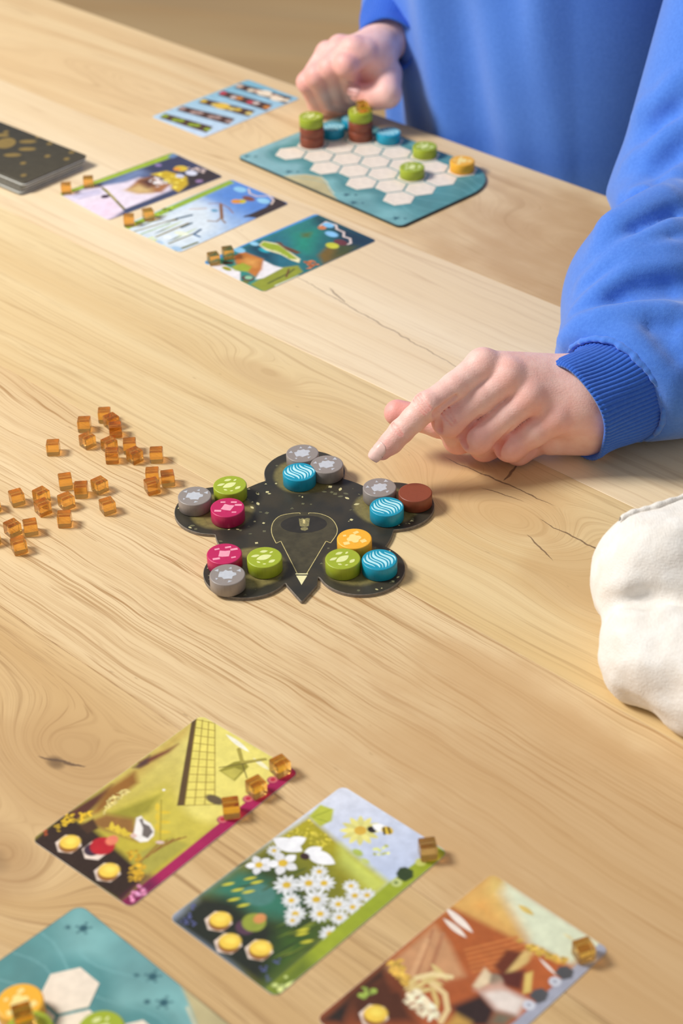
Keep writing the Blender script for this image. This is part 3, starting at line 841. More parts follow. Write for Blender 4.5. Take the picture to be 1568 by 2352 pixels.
 ('ell',(214,214,232),(25.3,24.0),4,3,0,1),
 ('stip',(214,190,180),[(34.4,10.0),(21.7,0.3),(13.8,7.7)],14,1.4),
 ('ell',(150,120,160),(6.8,19.0),3,3,0,1.5),
 ('ell',(150,130,180),(54.1,23.6),3,2.4,0,1.5),
],
'E': [
 ('bg',(150,190,232)),
 ('grad',(206,226,240),(35.9,96.9),(96,146,216),(28.7,10.0)),
 ('poly',(92,140,212),[(57.9,33.6),(62.0,3.5),(0.1,0.8),(-3.3,35.2),(26.8,35.7)],18),
 ('poly',(222,232,238),[(60.0,73.8),(58.5,42.5),(35.9,43.9),(6.9,65.5),(0.1,110.1),(57.8,114.1)],16),
 ('poly',(60,48,48),[(8.7,38.2),(8.7,16.7),(12.0,8.8),(18.3,-2.1),(-0.2,1.1),(-2.5,33.3)],1.5),
 ('line',(60,50,50),[(8.4,38.4),(4.7,26.5)],2.6),
 ('poly',(150,180,60),[(64.1,113.3),(65.7,2.5),(59.2,2.4),(57.8,66.5),(57.8,114.1)],0.8),
 ('ell',(90,110,40),(62.4,70.6),5,2.5,0.2,1),
 ('stip',(170,200,60),[(65.2,78.5),(64.0,61.1),(58.1,63.9),(57.8,82.6)],20,1.2),
 ('leaf',(60,100,120),(54.8,93.1),11,0.8,-1.53),
 ('leaf',(140,140,60),(54.9,88.4),11,0.8,-1.53),
 ('leaf',(200,214,150),(55.1,83.8),11,0.8,-1.53),
 ('leaf',(60,100,120),(37.3,94.5),11,0.8,-1.53),
 ('leaf',(140,140,60),(37.4,89.9),11,0.8,-1.53),
 ('leaf',(200,214,150),(37.5,85.3),11,0.8,-1.53),
 ('leaf',(60,100,120),(20.1,96.0),11,0.8,-1.53),
 ('leaf',(140,140,60),(20.1,91.4),11,0.8,-1.53),
 ('leaf',(200,214,150),(20.2,86.8),11,0.8,-1.53),
 ('line',(140,130,60),[(51.6,113.7),(44.5,75.8)],1.4),
 ('line',(150,180,80),[(44.2,112.2),(42.4,84.5)],1.2),
 ('line',(140,124,56),[(32.4,106.6),(32.1,75.2)],1.8),
 ('line',(120,110,50),[(16.8,107.7),(15.3,80.9)],1.6),
 ('line',(60,90,110),[(44.5,75.8),(40.6,64.3)],2.6),
 ('line',(60,90,110),[(30.1,83.8),(30.2,73.4)],2.2),
 ('line',(110,110,50),[(4.4,114.0),(2.5,92.3)],2.4),
 ('line',(60,90,120),[(15.2,83.3),(17.0,75.9)],2.2),
 ('line',(70,110,150),[(14.4,85.1),(8.3,84.8)],2.0),
 ('line',(110,90,80),[(60.2,87.4),(53.9,79.0)],1.4),
 ('line',(110,100,60),[(45.9,83.7),(43.0,77.1)],2.0),
 ('ell',(240,246,248),(25.6,101.8),3.2,3.4,0,0.8),
 ('ell',(236,240,214),(22.8,90.2),6,3,0.3,1),
 ('stip',(230,236,170),[(41.5,112.2),(30.9,107.8),(14.4,113.1),(26.4,113.9)],18,1.4),
 ('ell',(170,200,226),(6.1,109.3),5,3,0,1),
 ('ell',(180,205,226),(23.3,111.1),4,2.4,0,1),
 ('line',(140,96,60),[(38.2,36.5),(19.0,52.8)],2.6),
 ('line',(150,110,90),[(45.9,42.0),(40.1,35.4),(28.1,36.9),(19.2,40.9)],1.0),
 ('line',(150,120,90),[(24.1,62.7),(18.2,58.7),(20.4,52.7),(11.3,56.3)],1.4),
 ('line',(196,150,120),[(49.4,58.8),(41.1,48.6)],1.0),
 ('ell',(110,160,190),(33.6,47.2),3,2.4,0,1),
 ('ell',(150,206,236),(46.8,8.3),6,4,0,1),
 ('ell',(150,206,236),(18.2,10.2),6,4,0,1),
 ('ell',(130,80,70),(29.7,15.1),6,3.6,0,1),
 ('ell',(206,190,50),(30.2,22.4),4,3.6,0,1),
 ('ell',(226,150,60),(33.2,25.1),4,3.6,0,1),
 ('line',(230,206,190),[(42.6,3.1),(35.8,8.2),(28.1,8.1),(21.6,0.9),(13.0,4.2),(9.2,10.3)],1.4),
],
'F': [
 ('bg',(44,118,116)),
 ('grad',(48,136,126),(53.3,47.1),(24,70,92),(2.4,4.0)),
 ('poly',(40,110,128),[(62.8,85.3),(62.8,38.5),(29.7,53.3),(0.2,75.3),(15.0,84.1),(37.7,83.7)],14),
 ('poly',(20,70,90),[(61.4,75.3),(58.2,60.6),(37.2,69.2),(26.6,78.7),(45.1,79.6)],8),
 ('ell',(40,170,186),(48.1,68.2),5,3,0,2),
 ('poly',(36,150,120),[(48.4,33.6),(44.9,21.3),(24.3,48.1),(32.0,49.9)],14),
 ('poly',(24,56,74),[(65.7,1.9),(-1.6,0.1),(1.1,31.5),(36.8,10.5),(53.0,11.1)],10),
 ('poly',(120,96,40),[(13.7,46.5),(19.5,32.0),(5.5,27.2),(-0.2,27.5),(0.6,53.6)],4),
 ('poly',(70,80,44),[(16.4,23.3),(3.2,16.4),(-1.0,29.5),(3.3,42.2)],6),
 ('poly',(88,112,60),[(48.6,30.8),(44.7,24.1),(39.8,31.2),(43.2,34.5)],4),
 ('stip',(196,110,60),[(14.3,61.1),(9.7,54.0),(2.6,55.5),(3.4,67.4)],20,1.4),
 ('poly',(150,156,50),[(14.9,111.1),(19.5,80.1),(12.5,67.8),(2.5,72.0),(-1.9,103.0),(-1.0,111.9)],2),
 ('line',(90,96,40),[(7.2,101.0),(8.3,80.4),(10.0,73.8)],1.6),
 ('line',(110,70,40),[(5.2,85.6),(12.7,76.3)],1.4),
 ('poly',(238,232,232),[(62.1,112.8),(53.4,104.4),(34.9,103.3),(24.5,112.4),(29.3,114.3)],1),
 ('poly',(240,234,234),[(18.1,103.5),(36.5,79.8),(25.1,80.0),(17.5,78.2),(15.6,98.3)],1.5),
 ('poly',(196,120,50),[(56.6,90.6),(58.1,80.7),(38.0,78.4),(26.6,89.8),(21.0,100.9),(30.9,99.5),(42.3,99.3),(49.7,95.3)],2),
 ('poly',(226,160,80),[(50.3,87.4),(39.2,82.4),(33.0,90.3),(41.3,92.8)],6),
 ('poly',(160,170,50),[(45.6,102.6),(44.2,92.8),(35.0,92.3),(30.9,99.5),(39.1,104.6)],2),
 ('ell',(160,156,40),(45.7,106.8),4.5,2.2,0,0.8),
 ('ell',(90,60,60),(23.5,106.0),5,4,0,1.5),
 ('ell',(150,200,160),(23.9,105.0),3,2.6,0,1),
 ('ell',(110,120,60),(20.4,111.1),3,2.4,0,1.5),
 ('poly',(214,216,190),[(1.7,99.8),(0.8,77.3),(-1.7,78.9),(-2.2,102.7)],1),
 ('poly',(70,40,40),[(56.4,101.8),(50.4,96.0),(48.0,99.3),(52.7,103.8)],1),
 ('poly',(236,226,180),[(57.4,65.6),(60.0,58.9),(48.4,54.1),(33.7,57.2),(18.6,59.7),(14.8,64.4),(21.8,65.6),(33.9,64.6),(47.4,67.6)],0.8),
 ('poly',(160,178,50),[(56.7,65.0),(58.6,59.5),(46.8,55.5),(34.4,57.9),(19.9,61.0),(23.9,64.9),(36.9,63.2),(48.6,65.3)],0.5),
 ('poly',(110,70,44),[(52.8,53.9),(48.6,51.4),(43.3,53.6),(34.7,52.5),(25.8,52.4),(26.6,56.1),(36.6,57.1)],1.2),
 ('stip',(214,220,150),[(48.3,65.5),(34.7,63.9),(20.4,64.3),(39.1,62.4)],14,0.8),
 ('poly',(80,150,206),[(65.6,113.5),(68.1,-0.4),(62.5,-0.5),(64.0,70.5),(60.6,112.8)],0.8),
 ('ell',(150,210,236),(61.4,66.5),4,2.6,0,1),
 ('ell',(140,200,230),(61.3,81.0),5,3.5,0,1),
 ('line',(236,216,206),[(48.1,12.4),(49.7,4.9),(40.2,3.3),(35.1,7.5),(27.5,7.5),(22.1,12.7),(16.4,11.6),(10.7,16.4),(10.9,19.5)],1.6),
 ('ell',(130,196,236),(44.4,7.3),5,3.4,0,1),
 ('ell',(214,130,80),(44.7,13.6),3.4,3,0,0.8),
 ('ell',(140,200,240),(31.7,16.0),6,3.6,0,1),
 ('ell',(110,56,60),(16.9,20.9),6,4,0,1),
 ('ell',(206,204,60),(17.5,28.7),5.6,4.2,0,1),
],
'G': [
 ('bg',(150,200,214)),
 ('grad',(206,224,242),(1.8,109.6),(130,186,204),(61.2,16.2)),
 ('poly',(80,52,44),[(62.7,99.6),(10.7,91.5),(5.4,103.6),(59.1,108.9)],0.8),
 ('ell',(150,170,40),(58.5,103.4),3.4,3.0,0,1.0),
 ('ell',(150,170,40),(45.5,103.2),3.4,3.0,0,1.0),
 ('ell',(150,170,40),(40.7,101.0),3.4,3.0,0,1.0),
 ('ell',(150,170,40),(27.8,100.8),3.4,3.0,0,1.0),
 ('ell',(150,170,40),(23.1,98.6),3.4,3.0,0,1.0),
 ('ell',(150,170,40),(10.3,98.4),3.4,3.0,0,1.0),
 ('poly',(80,52,44),[(64.3,79.0),(9.5,67.6),(4.1,79.9),(60.6,88.4)],0.8),
 ('ell',(180,150,140),(59.9,82.6),3.4,3.0,0,1.0),
 ('ell',(180,150,140),(46.3,81.8),3.4,3.0,0,1.0),
 ('ell',(180,150,140),(41.1,79.1),3.4,3.0,0,1.0),
 ('ell',(180,150,140),(27.6,78.3),3.4,3.0,0,1.0),
 ('ell',(180,150,140),(22.5,75.6),3.4,3.0,0,1.0),
 ('ell',(180,150,140),(9.2,74.9),3.4,3.0,0,1.0),
 ('poly',(80,52,44),[(62.9,55.4),(9.4,44.4),(4.0,57.0),(59.2,65.0)],0.8),
 ('ell',(226,190,70),(58.6,59.1),3.4,3.0,0,1.0),
 ('ell',(230,206,120),(45.2,58.5),3.4,3.0,0,1.0),
 ('ell',(226,190,70),(40.3,55.8),3.4,3.0,0,1.0),
 ('ell',(230,206,120),(27.0,55.1),3.4,3.0,0,1.0),
 ('ell',(226,190,70),(22.1,52.4),3.4,3.0,0,1.0),
 ('ell',(230,206,120),(9.1,51.8),3.4,3.0,0,1.0),
 ('poly',(80,52,44),[(63.7,31.8),(7.8,25.3),(2.4,38.1),(60.0,41.7)],0.8),
 ('ell',(210,70,90),(59.2,36.0),3.4,3.0,0,1.0),
 ('ell',(220,200,190),(45.3,36.1),3.4,3.0,0,1.0),
 ('ell',(220,140,60),(40.0,34.2),3.4,3.0,0,1.0),
 ('ell',(210,70,90),(26.3,34.3),3.4,3.0,0,1.0),
 ('ell',(220,200,190),(21.1,32.3),3.4,3.0,0,1.0),
 ('ell',(220,140,60),(7.6,32.5),3.4,3.0,0,1.0),
 ('poly',(80,52,44),[(64.8,11.1),(6.5,3.2),(1.0,16.3),(61.0,21.2)],0.8),
 ('ell',(230,196,170),(60.0,15.3),3.4,3.0,0,1.0),
 ('ell',(244,226,196),(45.7,15.3),3.4,3.0,0,1.0),
 ('ell',(230,196,170),(40.1,13.0),3.4,3.0,0,1.0),
 ('ell',(244,226,196),(26.0,13.0),3.4,3.0,0,1.0),
 ('ell',(230,196,170),(20.3,10.7),3.4,3.0,0,1.0),
 ('ell',(244,226,196),(6.4,10.7),3.4,3.0,0,1.0),
 ('ell',(246,226,196),(32.0,11.8),7,6,0,1),
 ('ell',(246,226,196),(14.8,13.2),7,5,0,1),
 ('ell',(232,190,70),(38.2,56.2),8,6,0,1.5),
],
}
# ------------------------------------------------------------------ painter for the printed faces
class Canvas:
    def __init__(s, w, h, step, seed=1):
        s.w, s.h = w, h
        s.nx, s.ny = int(w / step) + 1, int(h / step) + 1
        gx, gy = np.meshgrid(np.linspace(0, w, s.nx), np.linspace(0, h, s.ny))
        s.x, s.y = gx, gy
        s.c = np.ones((s.ny, s.nx, 3))
        s.step = step
        s.rg = np.random.default_rng(seed)
    def mix(s, m, col, sl=None):
        c = np.array(srgb(*col)[:3])
        v = s.c if sl is None else s.c[sl]
        v += (c - v) * m[..., None]
    def win(s, x0, y0, x1, y1, pad):
        i0 = max(0, int((x0 - pad) / s.w * (s.nx - 1))); i1 = min(s.nx, int((x1 + pad) / s.w * (s.nx - 1)) + 2)
        j0 = max(0, int((y0 - pad) / s.h * (s.ny - 1))); j1 = min(s.ny, int((y1 + pad) / s.h * (s.ny - 1)) + 2)
        if i0 >= i1 or j0 >= j1: return None
        return (slice(j0, j1), slice(i0, i1))
    def poly(s, col, pts, feather=0.4):
        p = np.array(pts, float); f = max(feather, s.step) * 0.6
        sl = s.win(p[:, 0].min(), p[:, 1].min(), p[:, 0].max(), p[:, 1].max(), f * 2)
        if sl is None: return
        X, Y = s.x[sl], s.y[sl]
        inside = np.zeros(X.shape, bool); d = np.full(X.shape, 1e9)
        n = len(p)
        for i in range(n):
            a, b = p[i], p[(i + 1) % n]
            e = b - a
            cond = (a[1] > Y) != (b[1] > Y)
            with np.errstate(divide='ignore', invalid='ignore'):
                xi = e[0] * (Y - a[1]) / (e[1] if abs(e[1]) > 1e-9 else 1e-9) + a[0]
            inside ^= cond & (X < xi)
            t = np.clip(((X - a[0]) * e[0] + (Y - a[1]) * e[1]) / max(e @ e, 1e-9), 0, 1)
            d = np.minimum(d, np.hypot(X - a[0] - t * e[0], Y - a[1] - t * e[1]))
        sd = np.where(inside, d, -d)
        s.mix(np.clip(sd / (2 * f) + 0.5, 0, 1), col, sl)
    def ell(s, col, c, rx, ry, ang=0.0, feather=0.4):
        R = max(rx, ry); sl = s.win(c[0] - R, c[1] - R, c[0] + R, c[1] + R, feather)
        if sl is None: return
        X, Y = s.x[sl] - c[0], s.y[sl] - c[1]
        ca, sa = math.cos(ang), math.sin(ang)
        a, b = (X * ca + Y * sa) / rx, (-X * sa + Y * ca) / ry
        r = np.hypot(a, b)
        s.mix(np.clip((1 - r) * min(rx, ry) / max(feather, s.step) + 0.5, 0, 1), col, sl)
    def line(s, col, pts, w):
        for a, b in zip(pts, pts[1:]):
            a, b = np.array(a), np.array(b); e = b - a
            sl = s.win(min(a[0], b[0]), min(a[1], b[1]), max(a[0], b[0]), max(a[1], b[1]), w)
            if sl is None: continue
            X, Y = s.x[sl], s.y[sl]
            t = np.clip(((X - a[0]) * e[0] + (Y - a[1]) * e[1]) / max(e @ e, 1e-9), 0, 1)
            d = np.hypot(X - a[0] - t * e[0], Y - a[1] - t * e[1])
            s.mix(np.clip((w / 2 - d) / s.step + 0.5, 0, 1), col, sl)
    def leaf(s, col, c, L, w, ang):
        s.poly(col, leaf(c[0], c[1], L, w, ang), 0.35)
    def stip(s, col, pts, n, r):
        p = np.array(pts, float); k = 0
        for _ in range(n * 20):
            q = p.min(0) + s.rg.random(2) * (p.max(0) - p.min(0))
            ins = False
            for i in range(len(p)):
                a, b = p[i], p[(i + 1) % len(p)]
                if (a[1] > q[1]) != (b[1] > q[1]) and q[0] < (b[0] - a[0]) * (q[1] - a[1]) / (b[1] - a[1]) + a[0]: ins = not ins
            if ins:
                j = 0.8 + 0.4 * s.rg.random()
                s.ell(tuple(min(255, v * j) for v in col), q, r * (0.6 + 0.8 * s.rg.random()), r * (0.5 + 0.5 * s.rg.random()), s.rg.random() * 3, 0.3)
                k += 1
                if k >= n: break
    def run(s, items):
        for it in items:
            k = it[0]
            if k == 'bg': s.c[:] = srgb(*it[1])[:3]
            elif k == 'grad':
                a, b = np.array(it[2]), np.array(it[4]); e = b - a
                t = np.clip(((s.x - a[0]) * e[0] + (s.y - a[1]) * e[1]) / (e @ e), 0, 1)[..., None]
                s.c = np.array(srgb(*it[1])[:3]) * (1 - t) + np.array(srgb(*it[3])[:3]) * t
            elif k == 'poly': s.poly(*it[1:])
            elif k == 'line': s.line(*it[1:])
            elif k == 'ell': s.ell(*it[1:])
            elif k == 'leaf': s.leaf(*it[1:])
            elif k == 'stip': s.stip(*it[1:])
            elif k == 'stip2':
                for _ in range(it[3]): s.ell(it[1], (it[2][0] + (s.rg.random() - 0.5) * it[4], it[2][1] + (s.rg.random() - 0.5) * it[4]), 0.5, 0.5)
            elif k == 'hex':
                c, r = it[2], it[3]
                s.poly(it[1], [(c[0] + r * math.cos(math.radians(60 * i + 30)), c[1] + r * math.sin(math.radians(60 * i + 30))) for i in range(6)], 0.4)
            elif k == 'flower':
                pet, mid, c, r, n = it[1:]
                for i in range(n):
                    a = 2 * math.pi * i / n + 0.2
                    s.leaf(tuple(v * (0.93 + 0.07 * (i % 2)) for v in pet), (c[0] + 0.58 * r * math.cos(a), c[1] + 0.58 * r * math.sin(a)), r * 0.45, r * (1.3 / n + 0.06), a)
                s.ell(mid, c, r * 0.3, r * 0.3, 0, 0.4)
    def grain(s, amt, fx=3, fy=3):
        """brushy value noise"""
        for k in range(3):
            a = s.rg.random((max(2, int(s.h / fy * 2 ** k)), max(2, int(s.w / fx * 2 ** k))))
            yi = np.linspace(0, a.shape[0] - 1.001, s.ny); xi = np.linspace(0, a.shape[1] - 1.001, s.nx)
            y0 = yi.astype(int); x0 = xi.astype(int); fy_ = (yi - y0)[:, None]; fx_ = (xi - x0)[None]
            v = (a[y0][:, x0] * (1 - fy_) * (1 - fx_) + a[y0 + 1][:, x0] * fy_ * (1 - fx_) + a[y0][:, x0 + 1] * (1 - fy_) * fx_ + a[y0 + 1][:, x0 + 1] * fy_ * fx_)
            s.c *= (1 + amt * (v - 0.5) / (k + 1))[..., None]
        s.c = np.clip(s.c, 0, 1)
    def mesh(s, name, z, clampf):
        X, Y = clampf(s.x.copy(), s.y.copy())
        v = np.stack([X.ravel() / 1000, Y.ravel() / 1000, np.full(X.size, z / 1000)], 1)
        idx = np.arange(X.size).reshape(s.ny, s.nx)
        q = np.stack([idx[:-1, :-1].ravel(), idx[:-1, 1:].ravel(), idx[1:, 1:].ravel(), idx[1:, :-1].ravel()], 1)
        me = big_mesh(name, v, q, False)
        color_attr(me, s.c.reshape(-1, 3))
        return me

def clamp_round(w, h, r, inset=0.0):
    def f(X, Y):
        cx = np.clip(X, r, w - r); cy = np.clip(Y, r, h - r)
        dx, dy = X - cx, Y - cy
        d = np.hypot(dx, dy); k = np.where((d > r - inset), (r - inset) / np.maximum(d, 1e-9), 1.0)
        return cx + dx * k, cy + dy * k
    return f

CW, CH, CR = 66.0, 112.5, 3.6
paper = simple_mat('card_stock', srgb(226, 222, 212), 0.6, 0.03, 300)
print_mat = attr_mat('card_print', 0.48, 0.0, 0.35)
board_print = attr_mat('board_print', 0.5, 0.0, 0.35)
card_slab = from_bm('game_card', slab_bm([(x / 1000, y / 1000) for x, y in round_rect(0, 0, CW, CH, CR)], 0.0, 0.00032))
card_slab.materials.append(paper)

def card(art, cx, cy, up_deg, step, label, group, seed):
    a = math.radians(up_deg - 90)
    ox = cx - (CW / 2 * math.cos(a) - CH / 2 * math.sin(a)); oy = cy - (CW / 2 * math.sin(a) + CH / 2 * math.cos(a))
    o = obj('game_card', card_slab, loc=at(ox, oy, 0.05), rotz=a)
    tag(o, label, 'card', group)
    cv = Canvas(CW, CH, step, seed); cv.run(ART[art]); cv.grain(0.16)
    obj('printed_face', cv.mesh('printed_face', 0.35, clamp_round(CW, CH, CR, 0.1)), print_mat, o)
    return o
NEARG, FARG = 'cards in the near row', 'cards in the far row'
card('A', -85.6, 623.9, 48.4, 0.36, 'yellow windmill and wheat field card with a magenta side band, three cubes on it', NEARG, 1)
card('B', -18.0, 571.0, 46.2, 0.36, 'daisy meadow card with bees, blue sky and a green side band', NEARG, 2)
card('C', 47.0, 512.3, 45.0, 0.36, 'brown ploughed autumn field card with pale sky and grey side band', NEARG, 3)
card('D', -150.8, 1320.2, 221.2, 0.6, 'card of pink sky, brown round animal and night blue corner, nearest the dark deck', FARG, 4)
card('E', -97.2, 1263.8, 224.5, 0.6, 'pale blue water and reeds card between the pink card and the teal card', FARG, 5)
card('F', -32.4, 1198.5, 222.8, 0.6, 'teal river card with a green crocodile and light blue edge band', FARG, 6)
card('G', -89.8, 1473.5, 224.6, 0.7, 'light blue reference card with five dark strips of small symbols', None, 7)

# ------------------------------------------------------------------ face-down deck, every card its own
deck_c = (-259.5, 1373.0); deck_a = 137.0
back_step = 0.6
cv = Canvas(CW, CH, back_step, 9)
gold = (140, 116, 62)
def deck_local(x, y):
    d = np.array([x - deck_c[0], y - deck_c[1]]); a = math.radians(deck_a)
    up = np.array([math.cos(a), math.sin(a)]); rt = np.array([up[1], -up[0]])
    return (d @ rt + CW / 2, d @ up + CH / 2)
items = [('bg', (62, 58, 48)), ('grad', (72, 66, 52), (10, 5), (54, 52, 46), (60, 110))]
for (x, y), rx, ry in zip([(-266.0, 1389.0), (-248.3, 1391.0), (-246.9, 1375.8), (-257.4, 1364.8), (-271.6, 1405.5)], (10.5, 3.4, 3.4, 3.4, 3.4), (8.0, 7.0, 7.0, 7.0, 6.0)):
    items.append(('ell', gold, deck_local(x, y), rx, ry, 0.7, 0.8))
for d in [(-269.0, 1412.2), (-240.8, 1400.5), (-229.9, 1385.5), (-228.8, 1360.7), (-210.0, 1367.0), (-212.7, 1354.1), (-246.7, 1348.2), (-243.4, 1324.9), (-290, 1400), (-300, 1380), (-280, 1350), (-305, 1410)]:
    items.append(('ell', gold, deck_local(*d), 2.6, 2.3, 0.4, 0.8))
cv.run(items); cv.grain(0.2)
back_me = cv.mesh('printed_back', 0.57, clamp_round(CW, CH, CR, 0.1))
deck_slab = from_bm('game_card', slab_bm([(x / 1000, y / 1000) for x, y in round_rect(0, 0, CW, CH, CR)], 0.0, 0.00055))
deck_slab.materials.append(simple_mat('deck_card_edge', srgb(120, 116, 106), 0.55, 0.05, 300))
white_slab = deck_slab.copy(); white_slab.materials.clear(); white_slab.materials.append(simple_mat('deck_card_edge_pale', srgb(222, 224, 220), 0.5, 0.03, 300))
ND = 15
ORD = ['top', 'second', 'third', 'fourth', 'fifth', 'sixth', 'seventh', 'eighth', 'ninth', 'tenth', 'eleventh', 'twelfth', 'thirteenth', 'fourteenth', 'fifteenth']
for k in range(ND):
    jx, jy, ja = (rng.random(3) - 0.5) * np.array([1.4, 1.4, 1.2])
    sh = -0.45 * (ND - 1 - k)                   # the deck leans a little
    a = math.radians(deck_a - 90 + ja)
    cx = deck_c[0] + jx + sh * 0.55; cy = deck_c[1] + jy + sh * 0.75
    ox = cx - (CW / 2 * math.cos(a) - CH / 2 * math.sin(a)); oy = cy - (CW / 2 * math.sin(a) + CH / 2 * math.cos(a))
    o = obj('game_card', deck_slab if k % 3 else white_slab, loc=at(ox, oy, 0.05 + k * 0.6), rotz=a)
    if k == ND - 1:
        tag(o, 'top card of the face-down dark deck, gold paw print on its back', 'card', 'cards of the face-down deck')
    else:
        tag(o, '%s card from the top of the dark face-down deck' % ORD[ND - 1 - k], 'card', 'cards of the face-down deck')
    if k >= ND - 2:
        obj('printed_back', back_me, print_mat, o)

# ------------------------------------------------------------------ the two player boards
BW, BH, BT2 = 185.0, 120.0, 2.0
HEXR, HU0, HV0, HDU, HDV = 13.0, 27.0, 34.0, 20.5, 23.7
def hex_cells():
    for i in range(7):
        for j in range(4 if i % 2 == 0 else 3):
            yield i, j, HU0 + HDU * i, HV0 + (HDV / 2 if i % 2 else 0) + HDV * j
def board_outline():
    pts = []
    for cx, cy, r, a0 in ((5, 5, 5, 180), (BW - 5, 5, 5, 270), (BW - 42, BH - 42, 42, 0), (5, BH - 5, 5, 90)):
        for i in range(13):
            a = math.radians(a0 + 90 * i / 12)
            pts.append((cx + r * math.cos(a), cy + r * math.sin(a)))
    return pts
outline = board_outline()
def clamp_board(X, Y):
    for cx, cy, r, sx, sy in ((5, 5, 5, -1, -1), (BW - 5, 5, 5, 1, -1), (BW - 42, BH - 42, 42, 1, 1), (5, BH - 5, 5, -1, 1)):
        dx, dy = (X - cx) * sx, (Y - cy) * sy
        m = (dx > 0) & (dy > 0); d = np.hypot(dx, dy); rr = r - 0.25
        k = np.where(m & (d > rr), rr / np.maximum(d, 1e-9), 1.0)
        X, Y = cx + (X - cx) * k, cy + (Y - cy) * k
    return np.clip(X, 0.25, BW - 0.25), np.clip(Y, 0.25, BH - 0.25)
cv = Canvas(BW, BH, 0.7, 21)
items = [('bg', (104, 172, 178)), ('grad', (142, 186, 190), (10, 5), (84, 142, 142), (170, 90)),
         ('poly', (128, 182, 182), [(60, 0), (120, 0), (135, 22), (150, 18), (160, 0), (185, 0), (185, 12), (150, 30), (110, 34), (70, 24)], 10)]
for i, j, u, v in hex_cells():
    items.append(('ell', (88, 146, 148), (u, v), 19, 19, 0, 8))
items += [('poly', (196, 182, 136), [(52, -2), (57, 3), (66, 14), (78, 19), (88, 15.5), (98, 9), (106, 5), (122, -2)], 1.2),
          ('line', (222, 212, 176), [(57, 4), (66, 15), (78, 20), (88, 16.5), (98, 10), (107, 6)], 1.0)]
for u, v in ((5.3, 6), (52, 9), (116, 11), (172.7, 8), (130, 5)):
    items += [('ell', (46, 96, 108), (u, v), 2.0, 2.0, 0, 0.6)] + [('ell', (46, 96, 108), (u + 3.2 * math.cos(t), v + 3.2 * math.sin(t)), 0.6, 0.6, 0, 0.3) for t in (0.4, 1.6, 2.8, 4.0, 5.2)] + [('ell', (56, 104, 114), (u + 5.5, v + 4.5), 1.3, 1.3, 0, 0.5)]
for k in range(10):
    y0 = 4 + 12 * k
    items.append(('line', (122, 176, 178), [(x, y0 + 5 * math.sin(x * 0.09 + k) + 0.06 * x) for x in range(0, 190, 8)], 0.5))
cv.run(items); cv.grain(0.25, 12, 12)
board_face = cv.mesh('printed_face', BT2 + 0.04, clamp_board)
board_slab = from_bm('player_board', slab_bm([(x / 1000, y / 1000) for x, y in outline], 0, BT2 / 1000))
board_slab.materials.append(simple_mat('board_edge', srgb(52, 66, 66), 0.6, 0.05, 300))
hex_me = from_bm('hex_cell', slab_bm([((HEXR - 0.2) / 1000 * math.cos(math.radians(60 * i)), (HEXR - 0.2) / 1000 * math.sin(math.radians(60 * i))) for i in range(6)], 0, 0.00022, 0.0001, 1))
hex_me.materials.append(simple_mat('hex_print', srgb(240, 224, 204), 0.55, 0.03, 200))
def player_board(x, y, deg, label):
    o = obj('player_board', board_slab, loc=at(x, y, 0.05), rotz=math.radians(deg))
    tag(o, label, 'game board', 'player boards')
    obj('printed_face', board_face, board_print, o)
    for i, j, u, v in hex_cells():
        obj('hex_cell', hex_me, None, o, loc=(u / 1000, v / 1000, (BT2 + 0.04) / 1000))
    return o
FB = (-76.8, 1366.4, -47.0)
NBO = (-120.5 + 185 * R2, 561.5 - 185 * R2, 135.0)
player_board(*FB, 'teal hexagon game board with coloured tokens in front of the person')
player_board(*NBO, 'teal hexagon game board cut off at the lower left below the cards')
def on_board(B, i, j):
    u = HU0 + HDU * i; v = HV0 + (HDV / 2 if i % 2 else 0) + HDV * j
    a = math.radians(B[2])
    return B[0] + u * math.cos(a) - v * math.sin(a), B[1] + u * math.sin(a) + v * math.cos(a)
BZ = 2.35; TH = TOK_H * 1000
FT = 'tokens on the far player board'
x, y = on_board(FB, 0, 1)
token('brown', x, y, BZ, 10, 'brown token at the bottom of the stack nearest the reference card', FT)
token('brown', x + 0.2, y, BZ + TH + 0.1, 40, 'upper brown token under the green one, stack nearest the reference card', FT)
token('green', x, y + 0.2, BZ + 2 * (TH + 0.1), 20, 'green leaf token topping the brown stack nearest the reference card', FT)
x, y = on_board(FB, 1, 2)
token('brown', x, y, BZ, 10, 'brown token at the bottom of the stack beside the fist', FT)
token('brown', x - 0.2, y, BZ + TH + 0.1, 70, 'upper brown token under the green one, stack beside the fist', FT)
token('green', x, y, BZ + 2 * (TH + 0.1), 50, 'green token topping the stack beside the fist, with a cube on it', FT)
cube(x + 1.5, y - 2.0, BZ + 3 * (TH + 0.1), 30, 'amber cube on top of the green token beside the fist', 'amber cubes on the far board')
x, y = on_board(FB, 0, 2); token('blue', x, y, BZ, 0, 'blue water token between the two brown stacks', FT)
x, y = on_board(FB, 0, 3); token('blue', x, y, BZ, 0, 'blue water token half hidden behind the stack beside the fist', FT)
x, y = on_board(FB, 2, 3); token('blue', x, y, BZ, 0, 'blue water token right of the tall stack by the sweatshirt', FT)
x, y = on_board(FB, 4, 3); token('green', x, y, BZ, 15, 'single green leaf token at the far rim of the teal board', FT)
x, y = on_board(FB, 5, 1); token('green', x, y, BZ, 40, 'single green leaf token in the middle of the pale hexagons', FT)
x, y = on_board(FB, 6, 3); token('yellow', x, y, BZ, 15, 'orange yellow token at the rounded corner of the far teal board', FT)
NT_ = 'tokens on the near player board'
token('yellow', -138.0, 500.2, BZ, 15, 'orange yellow token at the lower left corner of the picture', NT_)
x, y = -130.5, 479.0
token('brown', x, y, BZ, 0, 'brown token under the green one at the lower left picture edge', NT_)
